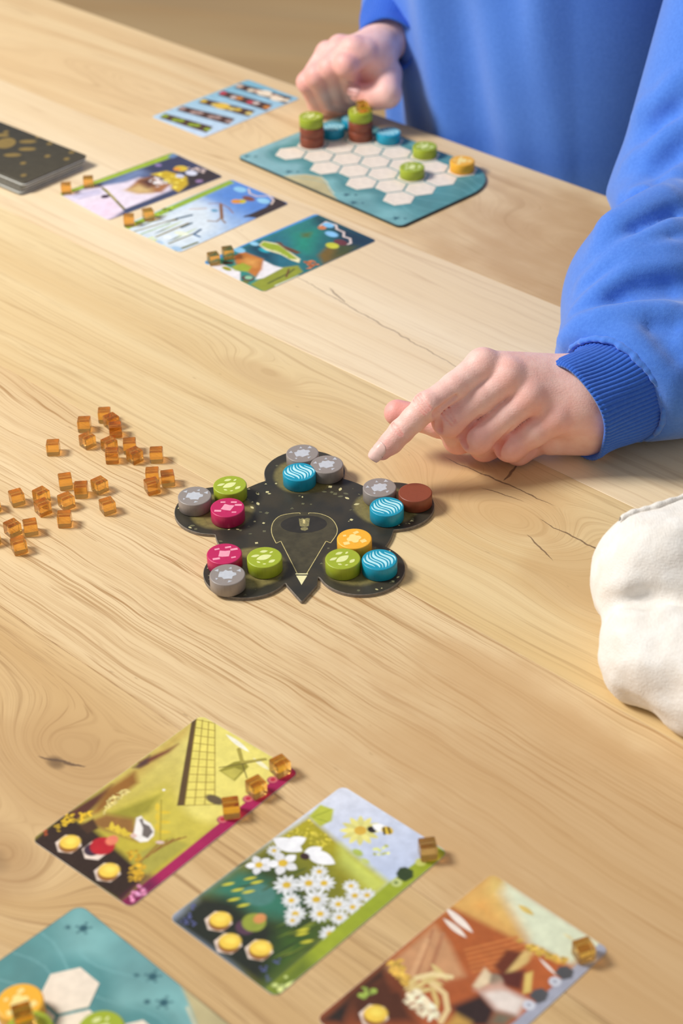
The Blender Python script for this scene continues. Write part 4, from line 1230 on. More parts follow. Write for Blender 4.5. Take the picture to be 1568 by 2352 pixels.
token('green', x, y, BZ + TH + 0.1, 15, 'green token under an amber cube at the lower left picture edge', NT_)
cube(x - 2.5, y + 3.5, BZ + 2 * (TH + 0.1), 20, 'amber cube on the green token beside the lower left yellow token', 'amber cubes on the near board')
token('green', -103.0, 485.0, BZ, 15, 'green token at the bottom picture edge on the near teal board', NT_)

# ------------------------------------------------------------------ central star board
SC = (-21.5, 849.0)
LOBES = [(54.0 * math.cos(math.radians(90 + 72 * k)), 54.0 * math.sin(math.radians(90 + 72 * k))) for k in range(5)]
LR = 24.2
def star_outline():
    pts = []
    tri = [(-10.0, -56.5), (-1.2, -72.8), (7.6, -57.2)]
    N = 720
    for k in range(N):
        th = 2 * math.pi * k / N; dx, dy = math.cos(th), math.sin(th)
        r = 51.5
        for lx, ly in LOBES:
            bq = lx * dx + ly * dy; cq = lx * lx + ly * ly - LR * LR; D = bq * bq - cq
            if D > 0: r = max(r, bq + math.sqrt(D))
        # tip: ray against the two sides of the wedge
        for (ax, ay), (bx, by) in ((tri[0], tri[1]), (tri[1], tri[2])):
            ex, ey = bx - ax, by - ay
            den = dx * ey - dy * ex
            if abs(den) > 1e-9:
                t = (ax * ey - ay * ex) / den; sgm = (ax * dy - ay * dx) / den
                if t > 0 and 0 <= sgm <= 1: r = max(r, t)
        pts.append(r)
    r = np.array(pts)
    r = (np.roll(r, 1) + r + np.roll(r, -1) ) / 3
    return [(r[k] * math.cos(2 * math.pi * k / N) / 1000, r[k] * math.sin(2 * math.pi * k / N) / 1000) for k in range(N)]
def star_mat():
    m, nt, b = new_mat('star_board_print')
    v, x, y, z = obj_xyz(nt)
    n = noise(nt, v, 55.0, 4)
    n2 = noise(nt, v, 420.0, 3)
    col = mixc(nt, n.step(0.35, 0.7), srgb(66, 60, 48), srgb(50, 49, 44))
    patch = None
    for lx, ly in LOBES:
        qx, qy = lx * 0.93 / 1000, ly * 0.93 / 1000
        d = ((x - qx).sq() + (y - qy).sq()).sqrt() + (n - 0.5) * 0.006
        k = 1.0 - d.step(0.0165, 0.0205)
        grid = (((x + y * 0.4) * 520.0).sin().ab().step(0.0, 0.06)) * (((y - x * 0.4) * 520.0).sin().ab().step(0.0, 0.06))
        k = k * (grid * 0.45 + 0.55)
        patch = k if patch is None else patch.mx(k)
    col = mixc(nt, patch * (n2.step(0.2, 0.7) * 0.25 + 0.65), col, srgb(138, 126, 76))
    fib = noise(nt, vec(nt, (x + y) * 300.0, (x - y) * 60.0, 2.0), 1.0, 2).step(0.7, 0.78)
    col = mixc(nt, fib * 0.35, col, srgb(96, 92, 74))
    nt.links.new(col, b.inputs['Base Color'])
    b.inputs['Roughness'].default_value = 0.36
    b.inputs['Specular IOR Level'].default_value = 0.35
    return m
bm = slab_bm(star_outline(), 0, 0.002, 0.00025, 1)
me = from_bm('central_board', bm)
me.materials.append(star_mat()); me.materials.append(simple_mat('grey_board_edge', srgb(128, 118, 106), 0.7, 0.08, 500))
for p in me.polygons: p.material_index = 0 if abs(p.normal.z) > 0.9 else 1
star = obj('central_board', me, loc=at(SC[0], SC[1], 0.05))
tag(star, 'dark star shaped cardboard board with five round lobes and a pointed tip', 'game board')
def thick_line(pts, w):
    out = []
    for a, b in zip(pts, pts[1:]):
        a, b = np.array(a), np.array(b); d = (b - a) / np.linalg.norm(b - a); n = np.array([-d[1], d[0]]) * w / 2
        out.append([tuple(a + n), tuple(a - n), tuple(b - n), tuple(b + n)])
    return out
def smooth_pts(p, n=24):
    p = np.array(p); t = np.linspace(0, len(p) - 1, n); i = np.clip(t.astype(int), 0, len(p) - 2); f = (t - i)[:, None]
    P0 = p[np.clip(i - 1, 0, None)]; P1 = p[i]; P2 = p[i + 1]; P3 = p[np.clip(i + 2, None, len(p) - 1)]
    return 0.5 * (2 * P1 + (P2 - P0) * f + (2 * P0 - 5 * P1 + 4 * P2 - P3) * f ** 2 + (3 * P1 - P0 - 3 * P2 + P3) * f ** 3)
def mm(polys): return [[(x / 1000, y / 1000) for x, y in p] for p in polys]
SZ = 0.00202
head = [(-15.9, -18.1)] + [tuple(q) for q in smooth_pts([(-15.9, -18.1), (-18.6, -8.1), (-18.2, 1.6), (-14.5, 8.5), (-8.3, 11.5), (0, 12.0), (9.2, 10.1), (15.3, 5.4), (18.5, -2.7), (18.6, -9.6), (15.5, -18.6)], 40)][1:] + [(12.3, -17.0), (1.6, -47.2), (-4.2, -47.0), (-13.3, -16.4)]
obj('head_print', polys_mesh('head_print', mm([head]), SZ, SZ + 0.00002), simple_mat('head_print', srgb(72, 66, 46), 0.4, 0.1, 200), star)
ellp = [(-0.3 + 13.3 * math.cos(t), 0.0 + 8.6 * math.sin(t)) for t in np.linspace(0, 2 * math.pi, 48, endpoint=False)]
obj('dark_oval_print', polys_mesh('dark_oval_print', mm([ellp]), SZ + 0.00002, SZ + 0.00004), simple_mat('oval_print', srgb(46, 42, 34), 0.4, 0.08, 200), star)
goldm = simple_mat('gold_print', srgb(212, 196, 132), 0.35, 0.08, 800)
gl = []
for k in ([(-15.9, -18.1), (-18.6, -8.1), (-18.2, 1.6), (-14.5, 8.5), (-8.3, 10.9), (-2.5, 11.4)], [(2.5, 11.2), (9.2, 9.9), (15.3, 5.0), (18.4, -2.7), (18.5, -10.2), (15.0, -18.8)]):
    gl += thick_line(smooth_pts(k, 20), 0.42)
for k in ([(-15.9, -18.1), (-13.3, -16.1)], [(-13.3, -16.1), (-3.9, -46.9)], [(15.0, -19.1), (12.3, -17.3)], [(12.3, -17.3), (1.5, -47.2)], [(-2.5, 11.4), (-2.5, 10.2)], [(2.5, 11.2), (2.5, 10.0)]):
    gl += thick_line(k, 0.42)
obj('gold_outline', polys_mesh('gold_outline', mm(gl), SZ + 0.00004, SZ + 0.00006), goldm, star)
obj('beak', polys_mesh('beak', mm([[(-4.4, -49.0), (1.7, -49.3), (-1.4, -57.6)], [(-4.8, -47.0), (2.1, -47.3), (2.0, -48.2), (-4.7, -47.9)]]), SZ + 0.00002, SZ + 0.00006), simple_mat('beak_print', srgb(240, 232, 178), 0.45, 0.03, 500), star)
ic = [[(-3.2, 5.9), (-2.2, 5.2), (-1.2, 6.0), (0.2, 5.2), (1.4, 6.0), (3.2, 5.6), (2.6, -2.0), (1.2, -2.6), (-1.2, -2.6), (-2.6, -1.8)], [(t[0], t[1]) for t in [(-1.9, -3.4), (0, -2.9), (1.9, -3.4), (2.2, -5.2), (0.4, -6.6), (-1.6, -6.0), (-2.2, -4.6)]]]
obj('icon_print', polys_mesh('icon_print', mm(ic), SZ + 0.00004, SZ + 0.00006), simple_mat('icon_print', srgb(138, 130, 86), 0.45, 0.12, 900), star)
obj('icon_mark', polys_mesh('icon_mark', mm([[(-0.9, 5.0), (0.5, 3.9), (0.4, 0.2), (-0.8, 0.9)]]), SZ + 0.00006, SZ + 0.00007), goldm, star)
# scattered flecks
fr = random.Random(12); fl_a = []; fl_b = []
for k in range(300):
    a = fr.random() * 2 * math.pi; r = 78 * math.sqrt(fr.random())
    X, Y = r * math.cos(a), r * math.sin(a)
    ok = (math.hypot(X, Y) < 50) or any(16.5 < math.hypot(X - lx, Y - ly) < LR - 1.5 for lx, ly in LOBES) or (abs(X + 1.2) < 4 and -68 < Y < -50)
    if not ok or (abs(X) < 21 and -24 < Y < 15) or (abs(X + 1) < 10 and -52 < Y < -18): continue
    if any(math.hypot(X - lx * 0.93, Y - ly * 0.93) < 17 for lx, ly in LOBES): continue
    s = 0.5 + 0.75 * fr.random(); t = fr.randrange(4)
    p = leaf(X, Y, s * 1.5, s * 0.75, fr.random() * 3, 6) if t < 2 else ([(X - s, Y - s * .6), (X + s, Y - s * .5), (X + s * .1, Y + s)] if t == 2 else cluster(X, Y, s * 1.2, 4, fr.random()))
    (fl_a if fr.random() < 0.42 else fl_b).append(p)
o = obj('pale_flecks', polys_mesh('pale_flecks', mm(fl_a), SZ, SZ + 0.00003), simple_mat('fleck_pale', srgb(214, 204, 150), 0.45, 0.05, 500), star); o['kind'] = 'stuff'
o = obj('dull_flecks', polys_mesh('dull_flecks', mm(fl_b), SZ, SZ + 0.00003), simple_mat('fleck_dull', srgb(104, 102, 76), 0.45, 0.05, 500), star); o['kind'] = 'stuff'

SG = 'tokens on the central star board'
for c, x, y, r, lb in [
    ('grey', -22.5, 911.3, 10, 'grey stone token at the far tip of the star board, behind the blue one'),
    ('grey', -8.0, 898.5, 5, 'grey stone token right of the blue one on the far lobe'),
    ('blue', -24.3, 891.1, 0, 'blue wave token in front of the two grey ones on the far lobe'),
    ('grey', -84.9, 868.8, -20, 'grey stone token at the left end of the star board'),
    ('green', -64.8, 879.1, 5, 'green leaf token behind the red one on the left lobe'),
    ('red', -65.4, 856.1, -12, 'red brick token on the left lobe in front of the green one'),
    ('grey', 22.5, 872.6, 15, 'grey stone token left of the brown one on the right lobe'),
    ('brown', 43.0, 866.5, 0, 'plain brown token at the right end of the star board'),
    ('blue', 26.0, 852.8, 8, 'blue wave token on the right lobe in front of the grey one'),
    ('red', -65.5, 811.1, 5, 'red brick token on the near left lobe behind the grey one'),
    ('grey', -63.1, 791.6, -15, 'grey stone token overhanging the near left lobe'),
    ('green', -43.1, 806.8, -5, 'green leaf token on the near left lobe beside the board tip'),
    ('yellow', 6.8, 822.2, 0, 'yellow flower token on the near right lobe'),
    ('green', 0.1, 803.6, 12, 'green leaf token on the near right lobe in front of the yellow one'),
    ('blue', 20.2, 801.9, 0, 'blue wave token on the near right lobe')]:
    token(c, x, y, 2.15, r, lb, SG)

# ------------------------------------------------------------------ amber cubes
LG = 'loose amber cubes scattered at the left'
for x, y, r, lb in [
    (-175.3, 934.6, 2, 'amber cube lying alone at the left of the upper scatter'),
    (-158.9, 960.5, 0, 'amber cube second from the far end of the scatter, upper left'),
    (-147.2, 970.8, 3, 'farthest amber cube of the scatter'),
    (-142.2, 963.3, 38, 'turned amber cube touching the farthest one of the scatter'),
    (-138.8, 953.3, 6, 'amber cube in front of the turned one near the far end of the scatter'),
    (-155.0, 941.5, 42, 'turned amber cube in front of the upper left one'),
    (-141.0, 935.7, 40, 'turned amber cube behind a straight one in the middle of the upper scatter'),
    (-138.2, 923.7, 2, 'straight amber cube in front of a turned one in the upper scatter'),
    (-128.4, 934.2, 5, 'amber cube half hidden behind a turned one right of the middle'),
    (-124.5, 923.3, 40, 'turned amber cube hiding another one behind it'),
    (-111.3, 923.3, 2, 'amber cube standing alone at the right of the upper scatter'),
    (-163.7, 896.9, 12, 'slightly turned amber cube at the back left of the middle scatter'),
    (-153.3, 887.6, 2, 'straight amber cube in the centre of the middle scatter'),
    (-142.8, 891.7, 40, 'turned amber cube at the right of the middle scatter'),
    (-112.2, 900.9, 2, 'rear amber cube of the group of three near the star board'),
    (-102.8, 897.2, 10, 'right amber cube of the group of three near the star board'),
    (-111.6, 889.4, 24, 'front amber cube of the group of three near the star board'),
    (-190.5, 881.0, 25, 'amber cube standing alone near the left picture edge'),
    (-176.2, 882.3, 42, 'turned amber cube behind another one left of centre'),
    (-173.9, 870.3, 35, 'turned amber cube in front of another one left of centre'),
    (-160.8, 875.9, 36, 'turned amber cube directly behind a straight one in the lower scatter'),
    (-159.8, 857.8, 2, 'straight amber cube at the front of the lower scatter'),
    (-136.1, 869.7, 28, 'amber cube alone between the lower scatter and the star board'),
    (-188.8, 849.9, 40, 'left amber cube of the nearest group of three'),
    (-178.6, 850.3, 14, 'right amber cube of the nearest group of three'),
    (-182.9, 832.6, 25, 'nearest amber cube of the whole scatter'),
    (-203.6, 874.7, 20, 'upper amber cube cut off by the left picture edge'),
    (-199.4, 841.3, 30, 'lower amber cube cut off by the left picture edge')]:
    cube(x, y, 0, r, lb, LG)
CG = 'amber cubes on the cards'
for x, y, r, lb in [
    (-32.7, 644.5, 35, 'amber cube at the upper end of the magenta band on the windmill card'),
    (-43.8, 630.5, 35, 'middle amber cube of three on the windmill card'),
    (-55.3, 617.1, 8, 'lowest amber cube of three on the windmill card'),
    (35.2, 587.2, 8, 'amber cube on the corner of the daisy card'),
    (98.3, 525.2, 20, 'amber cube on the corner of the brown field card'),
    (-208.4, 1309.3, 5, 'amber cube at the outer corner of the pink sky card'),
    (-192.2, 1320.4, 5, 'amber cube on the green edge of the pink sky card'),
    (-154.5, 1249.6, 3, 'amber cube at the outer corner of the reed card'),
    (-140.7, 1258.5, 20, 'amber cube on the green edge of the reed card'),
    (-87.9, 1182.4, 20, 'amber cube at the outer corner of the crocodile card'),
    (-77.8, 1190.9, 15, 'amber cube on the blue edge of the crocodile card')]:
    cube(x, y, 0.42, r, lb, CG)
# ------------------------------------------------------------------ implicit-surface modelling (numpy), millimetres, z = height over the table
def smin(a, b, k):
    h = np.clip(0.5 + 0.5 * (b - a) / k, 0, 1)
    return b + (a - b) * h - k * h * (1 - h)
def smax(a, b, k): return -smin(-a, -b, k)
def capsule(p, a, b, ra, rb):
    a = np.asarray(a, float); b = np.asarray(b, float); e = b - a
    t = np.clip(((p - a) @ e) / (e @ e), 0, 1)
    return np.linalg.norm(p - a - t[:, None] * e, axis=1) - (ra + (rb - ra) * t)
def chain(p, pts, rs, k=3.0):
    d = None
    for a, b, ra, rb in zip(pts, pts[1:], rs, rs[1:]):
        c = capsule(p, a, b, ra, rb)
        d = c if d is None else smin(d, c, k)
    return d
def ball(p, c, r): return np.linalg.norm(p - np.asarray(c, float), axis=1) - r
def oval(p, c, ax, r):
    """ellipsoid with axes given as rows of ax (unit) and radii r"""
    q = ((p - np.asarray(c, float)) @ np.asarray(ax).T) / np.asarray(r)
    n = np.linalg.norm(q, axis=1)
    return (n - 1) * min(r)
def basis(d, up=(0, 0, 1)):
    d = np.asarray(d, float); d = d / np.linalg.norm(d)
    s = np.cross(d, up); s /= np.linalg.norm(s)
    return d, s, np.cross(s, d)

def sample_sdf(fn, lo, hi, h, B=8):
    """evaluate fn on a grid, in full only near its surface"""
    lo = np.asarray(lo, float); n = [int(math.ceil((b - a) / h / B)) * B for a, b in zip(lo, hi)]
    nb = [k // B for k in n]
    bc = np.stack(np.meshgrid(*[lo[i] + (np.arange(nb[i]) * B + (B - 1) / 2) * h for i in range(3)], indexing='ij'), -1).reshape(-1, 3)
    db = fn(bc)
    F = np.repeat(np.repeat(np.repeat(db.reshape(nb), B, 0), B, 1), B, 2).astype(np.float32)
    act = np.nonzero(np.abs(db) < B * h * 0.87 * 1.35 + h)[0]
    off = np.stack(np.meshgrid(*[(np.arange(B) - (B - 1) / 2) * h] * 3, indexing='ij'), -1).reshape(-1, 3)
    Fb = F.reshape(nb[0], B, nb[1], B, nb[2], B)
    for s in range(0, len(act), 400):
        a = act[s:s + 400]
        v = fn((bc[a][:, None, :] + off[None]).reshape(-1, 3)).reshape(len(a), B, B, B)
        i, j, k = np.unravel_index(a, nb)
        Fb[i, :, j, :, k, :] = v
    return Fb.reshape(n), lo

def surface_nets(F, lo, h):
    S = F < 0
    nx, ny, nz = F.shape
    c = np.zeros((nx - 1, ny - 1, nz - 1), np.uint8)
    corners = [(i, j, k) for i in (0, 1) for j in (0, 1) for k in (0, 1)]
    for i, j, k in corners: c += S[i:nx - 1 + i, j:ny - 1 + j, k:nz - 1 + k]
    cells = np.argwhere((c > 0) & (c < 8))
    idx = -np.ones(c.shape, np.int64); idx[tuple(cells.T)] = np.arange(len(cells))
    acc = np.zeros((len(cells), 3)); cnt = np.zeros(len(cells))
    for a in range(8):
        for b in range(a + 1, 8):
            ca, cb = np.array(corners[a]), np.array(corners[b])
            if np.abs(ca - cb).sum() != 1: continue
            va = F[tuple((cells + ca).T)]; vb = F[tuple((cells + cb).T)]
            m = (va < 0) != (vb < 0)
            t = np.where(m, va / np.where(m, va - vb, 1), 0)
            acc += np.where(m[:, None], ca + t[:, None] * (cb - ca), 0); cnt += m
    V = lo + (cells + acc / cnt[:, None]) * h
    quads = []
    for ax in range(3):
        b, d = (ax + 1) % 3, (ax + 2) % 3
        sl0 = [slice(None)] * 3; sl1 = [slice(None)] * 3
        sl0[ax] = slice(0, -1); sl1[ax] = slice(1, None)
        E = S[tuple(sl0)] != S[tuple(sl1)]
        e = np.argwhere(E)
        e = e[(e[:, b] > 0) & (e[:, d] > 0) & (e[:, b] < F.shape[b] - 1) & (e[:, d] < F.shape[d] - 1)]
        eb = np.zeros(3, int); eb[b] = 1; ed = np.zeros(3, int); ed[d] = 1
        q = np.stack([idx[tuple((e - eb - ed).T)], idx[tuple((e - ed).T)], idx[tuple(e.T)], idx[tuple((e - eb).T)]], 1)
        flip = ~S[tuple(e.T)]
        q[flip] = q[flip][:, ::-1]
        quads.append(q)
    Q = np.concatenate(quads)
    return V, Q[(Q >= 0).all(1)]

# ------------------------------------------------------------------ pointing left hand
HL = dict(
    W=(161.0, 925.5, 37.0), C2=(140.6, 928.9, 46.0), C3=(144.7, 918.9, 44.0), C4=(148.4, 916.0, 36.0), C5=(151.3, 914.7, 27.0),
    M2=(84.7, 916.3, 64.0), P2=(50.9, 892.8, 52.0), D2=(35.8, 888.9, 38.0), T2=(24.5, 884.4, 28.0),
    M3=(99.6, 911.0, 59.0), P3=(64.3, 896.2, 40.0), D3=(70.9, 912.1, 17.0), E3=(86.9, 923.1, 12.0),
    M4=(111.7, 905.4, 49.0), P4=(80.8, 895.3, 28.0), D4=(86.5, 910.5, 12.0), E4=(102.6, 920.6, 10.0),
    M5=(127.2, 902.4, 36.0), P5=(100.7, 898.3, 20.0), D5=(106.6, 907.8, 10.0), E5=(120.6, 917.2, 10.0),
    H1=(149.4, 919.5, 17.0), H2=(126.4, 913.3, 17.0), TB=(134.8, 935.8, 32.0), TM=(86.2, 934.6, 25.0), TI=(60.1, 915.9, 26.0), TT=(34.9, 922.5, 30.0))
HL = {k: np.array(v, float) for k, v in HL.items()}
def hand_left_base(p):
    j = HL
    # metacarpal fan
    d = None
    for c, m, ra, rb in (('C2', 'M2', 15, 9.8), ('C3', 'M3', 15, 9.8), ('C4', 'M4', 15, 9.6), ('C5', 'M5', 14, 9.6)):
        q = capsule(p, j[c], j[m], ra, rb); d = q if d is None else smin(d, q, 8)
    d = smin(d, capsule(p, j['H1'], j['H2'], 16.5, 12), 9)
    d = smin(d, capsule(p, j['TB'], j['TM'], 15, 11), 9)
    # palm underside
    d = smin(d, capsule(p, (j['C4'] + j['C3']) / 2 - [0, 0, 12], (j['E3'] + j['E4']) / 2 + [14, 10, 8], 15, 10), 8)
    # wrist and forearm
    d = smin(d, chain(p, [(j['C3'] + j['C4']) / 2, j['W'], j['W'] + np.array([38, 62, 4])], [21, 21, 24]), 12)
    # knuckle heads
    for m, r, up in (('M2', 9.4, 2.0), ('M3', 9.2, 2.6), ('M4', 8.8, 2.4), ('M5', 8.8, 1.8)):
        d = smin(d, ball(p, j[m] + [0, -0.8, up], r), 3.5)
    idx = chain(p, [j['M2'], (j['M2'] + j['P2']) / 2, j['P2'], (j['P2'] + j['D2']) / 2, j['D2'], j['T2']], [10.2, 8.3, 8.0, 7.3, 7.0, 5.7], 2.5)
    idx = smin(idx, ball(p, j['P2'] + [0, -0.3, 0.6], 8.2), 3)
    idx = smin(idx, ball(p, (j['D2'] + j['T2']) / 2 + [0.4, 0.4, -1.5], 6.3), 3)
    mid = chain(p, [j['M3'], (j['M3'] + j['P3']) / 2, j['P3'], j['D3'], j['E3']], [9.8, 8.6, 9.1, 8.8, 8.0], 3)
    mid = smin(mid, ball(p, j['P3'] + [-1.2, -1.2, 1.2], 9.2), 3)
    rin = chain(p, [j['M4'], (j['M4'] + j['P4']) / 2, j['P4'], j['D4'], j['E4']], [9.6, 8.5, 9.0, 8.6, 8.0], 3)
    rin = smin(rin, ball(p, j['P4'] + [-1.2, -1.2, 0.9], 9.0), 3)
    lit = chain(p, [j['M5'], (j['M5'] + j['P5']) / 2, j['P5'], j['D5'], j['E5']], [9.6, 8.7, 8.7, 8.2, 7.4], 3)
    lit = smin(lit, ball(p, j['P5'] + [-0.6, -0.6, 0.4], 9.0), 3)
    f = smin(smin(idx, mid, 0.7), smin(rin, lit, 0.7), 0.7)
    d = smin(d, f, 2.6)
    th = chain(p, [j['TM'], j['TI'], j['TT']], [10.5, 8.6, 8.0], 3)
    d = smin(d, th, 1.5)
    # the clefts between the fingers run up to the knuckles
    for pts in (((78.0, 902.1, 63.8), (67.3, 894.6, 58.1), (56.2, 885.0, 52.5), (57.7, 887.2, 40.2)),
                ((91.6, 898.7, 53.7), (81.4, 894.3, 43.9), (71.5, 891.1, 32.8), (73.1, 887.3, 28.0)),
                ((110.4, 894.3, 46.9), (101.1, 891.6, 37.0), (92.4, 893.0, 24.3), (92.2, 891.8, 19.0))):
        d = smax(d, -chain(p, np.array(pts)[1:] + [0.15, 0.9, -0.8], [0.9, 2.4, 2.3]), 1.6)
    return d
def surface_point(fn, q, n=25):
    """slide points on to the surface of fn"""
    q = np.array(q, float)
    for _ in range(n):
        d = fn(q); gr = np.stack([fn(q + e) - fn(q - e) for e in np.eye(3) * 0.2], 1) / 0.4
        q = q - gr * (d / np.maximum((gr ** 2).sum(1), 0.2))[:, None] * 0.8
    return q
WRINKLES = []
for jt, nx, sp, ks in (('P2', 'D2', 1.55, (-2, -1, 0, 1, 2)), ('D2', 'T2', 1.4, (-0.7, 0.7)), ('P3', 'D3', 1.8, (-1, 0, 1))):
    ax = HL['D2'] - HL['P2'] if jt != 'P3' else HL['P3'] - HL['M3']
    dd, s_, u_ = basis(ax, (-0.2, -0.5, 0.8))
    for k in ks:
        q = [HL[jt] + dd * (k * sp * (1 - 0.18 * t * t) + 0.35 * math.sin(t * 3 + 2 * k)) + (s_ * math.sin(t) + u_ * math.cos(t)) * 9.5 for t in np.linspace(-0.75, 0.75, 7)]
        WRINKLES.append(surface_point(hand_left_base, q))
def hand_left(p):
    d = hand_left_base(p)
    near = (np.abs(d) < 4) & (p[:, 0] < 82)
    if near.any():
        q = p[near]; e = d[near]
        for w in WRINKLES:
            e = smax(e, -chain(q, w, [0.2, 0.5, 0.62, 0.68, 0.62, 0.5, 0.2], 0.3), 1.0)
        d = d.copy(); d[near] = e
    return smax(d, 0.4 - p[:, 2], 1.5)

# ------------------------------------------------------------------ resting right fist
HR = dict(
    W=(45.6, 1457.2, 64.0), C2=(38.9, 1430.0, 58.0), C3=(35.5, 1434.8, 60.0), C5=(29.5, 1456.4, 52.0),
    M2=(28.8, 1419.3, 66.0), P2=(13.3, 1409.2, 60.0), D2=(19.2, 1438.6, 24.0), E2=(31.5, 1451.0, 16.0),
    M3=(19.6, 1419.1, 70.0), P3=(0.2, 1418.1, 54.0), D3=(6.5, 1442.8, 20.0), E3=(19.2, 1448.4, 12.0),
    M4=(8.5, 1439.9, 64.0), P4=(-10.7, 1420.6, 47.0), D4=(-2.7, 1443.8, 16.0), E4=(11.1, 1450.0, 10.0),
    M5=(-1.7, 1453.4, 54.0), P5=(-18.8, 1432.3, 37.0), D5=(-11.6, 1446.1, 13.0), E5=(2.0, 1453.1, 9.0),
    TB=(45.6, 1429.2, 44.0), TM=(45.8, 1406.9, 36.0), TI=(36.6, 1408.4, 33.0), TT=(23.9, 1414.3, 34.0))
HR = {k: np.array(v, float) for k, v in HR.items()}
def hand_right(p):
    j = HR
    d = None
    for c, m, ra, rb in (('C2', 'M2', 13, 10.2), ('C3', 'M3', 13, 10), ('C3', 'M4', 13, 9.8), ('C5', 'M5', 13, 9.8)):
        q = capsule(p, j[c], j[m], ra, rb); d = q if d is None else smin(d, q, 9)
    d = smin(d, chain(p, [j['C3'], j['W'], j['W'] + np.array([15, 80, 8])], [18, 20, 24]), 10)
    d = smin(d, capsule(p, j['C3'] - [0, 0, 14], (j['E3'] + j['E4']) / 2 + [0, 12, 10], 17, 14), 8)
    f = None
    for n, r in (('2', (10, 9.2, 8.4, 8)), ('3', (10, 9.4, 8.6, 8)), ('4', (9.8, 9.2, 8.4, 8)), ('5', (9.6, 8.4, 7.8, 7.2))):
        q = chain(p, [j['M' + n], j['P' + n], j['D' + n], j['E' + n]], r, 3)
        q = smin(q, ball(p, j['P' + n] + [0, -0.8, 1], r[1] + 0.2), 3)
        f = q if f is None else smin(f, q, 0.8)
    d = smin(d, f, 3)
    th = chain(p, [j['TB'], j['TM'], j['TI'], j['TT']], [14, 11.5, 10, 8.6], 4)
    d = smin(d, th, 2.2)
    return smax(d, 0.4 - p[:, 2], 1.5)

# ------------------------------------------------------------------ sweatshirt
def uvz(u, v, z): return np.array([(u + v) * R2, (v - u) * R2, z])
TU, TV = -912.0, 1172.0                      # torso centre along / across the table edge
SHO_L, ELB_L, SEAM_L = np.array([340., 1290, 290]), np.array([250., 1132, 56]), np.array([164., 929, 37])
SHO_R, ELB_R, SEAM_R = uvz(-1110, 1125, 285), np.array([122., 1690, 80]), np.array([58., 1476, 70])
AX_L, AX_R = np.array([0.66, 0.72, 0.16]), np.array([0.25, 0.96, 0.1])      # axis of each cuff, pointing up the arm
AX_L /= np.linalg.norm(AX_L); AX_R /= np.linalg.norm(AX_R)
def torso(p, grow=0.0):
    u = (p[:, 0] - p[:, 1]) * R2 - TU; v = (p[:, 0] + p[:, 1]) * R2 - TV; z = p[:, 2]
    lean = -22 * np.clip(z / 250, -0.3, 1.2)
    v = v - lean
    a = 158 + 10 * np.clip(z / 250, -1, 1) + grow; b = 108 + grow
    q = np.sqrt((u / a) ** 2 + (v / b) ** 2 + 1e-9)
    d = (q - 1) * b * 0.92
    d = smax(d, z - 335, 70); d = smax(d, -170 - z, 30)
    return d
def shirt_base(p):
    d = torso(p)
    arm_l = smin(capsule(p, SHO_L, ELB_L, 66, 62), chain(p, [ELB_L, SEAM_L + (ELB_L - SEAM_L) * 0.45, SEAM_L - AX_L * 4], [60, 57, 37], 10), 14)
    arm_l = smin(arm_l, ball(p, (204, 944, 40), 40), 16)
    arm_r = smin(capsule(p, SHO_R, ELB_R, 64, 60), chain(p, [ELB_R, SEAM_R], [54, 34], 10), 14)
    arm_l = smax(arm_l, -((p - SEAM_L) @ AX_L) + 1.0, 6); arm_r = smax(arm_r, -((p - SEAM_R) @ AX_R) + 1.0, 5)
    clip = 0.9 - p[:, 2] - np.clip((p[:, 0] + p[:, 1]) * R2 - 1057, 0, None) * 2.0     # arms lie on the table top
    arm_l = smax(arm_l, clip, 3); arm_r = smax(arm_r, clip, 3)
    edge = 1057.5 - (p[:, 0] + p[:, 1]) * R2                                          # belly stays behind the table edge
    d = smax(d, edge - np.clip(p[:, 2] - 2, 0, None) * 0.5, 6)
    # shoulder yoke, only high up so that the armpits stay open
    yoke = chain(p, [SHO_L + np.array([-6, 6, 0]), uvz(TU + 60, TV - 8, 318), uvz(TU - 60, TV - 8, 318), SHO_R], [62, 66, 66, 60], 20)
    d = smin(d, yoke, 38)
    d = smin(d, arm_r, 22)
    k = 10 + 26 * np.clip((p[:, 2] - 200) / 70, 0, 1)
    return smin(d, arm_l, k)
def along(p, pts):
    """distance to a polyline and the position along it, 0 to 1"""
    pts = np.asarray(pts, float); L = np.linalg.norm(np.diff(pts, axis=0), axis=1); S = np.concatenate([[0], np.cumsum(L)]) / L.sum()
    best = np.full(len(p), 1e9); pos = np.zeros(len(p))
    for i in range(len(L)):
        e = pts[i + 1] - pts[i]
        t = np.clip(((p - pts[i]) @ e) / (e @ e), 0, 1)
        d = np.linalg.norm(p - pts[i] - t[:, None] * e, axis=1)
        m = d < best
        best = np.where(m, d, best); pos = np.where(m, S[i] + t * (S[i + 1] - S[i]), pos)
    return best, pos
def shirt(p):
    d = shirt_base(p)
    near = d < 60
    if near.any():
        q = p[near]; dd = np.zeros(len(q))
        for pts, w, a in FOLDS:
            e, t = along(q, pts)
            dd += (a * 1.5 if a > 0 else a * 1.15) * np.exp(-(e / (w * 0.88)) ** 2) * (0.15 + 0.85 * np.clip(t * 3.5 + 0.3, 0, 1) * np.clip((1 - t) * 5 + 0.35, 0, 1))
        d = d.copy(); d[near] -= dd
    # soft hanging folds down the front
    u = (p[:, 0] - p[:, 1]) * R2 - TU; z = p[:, 2]
    w = np.clip((1062 + 60 - (p[:, 0] + p[:, 1]) * R2 + 60) / 60, 0, 1) * np.clip((120 - np.abs(u + 20)) / 40, 0, 1)
    d = d + w * (5.0 * np.sin(u / 19 + 0.8 * np.sin(z / 50)) + 3.2 * np.sin(u / 9.5 + z / 60))
    return d
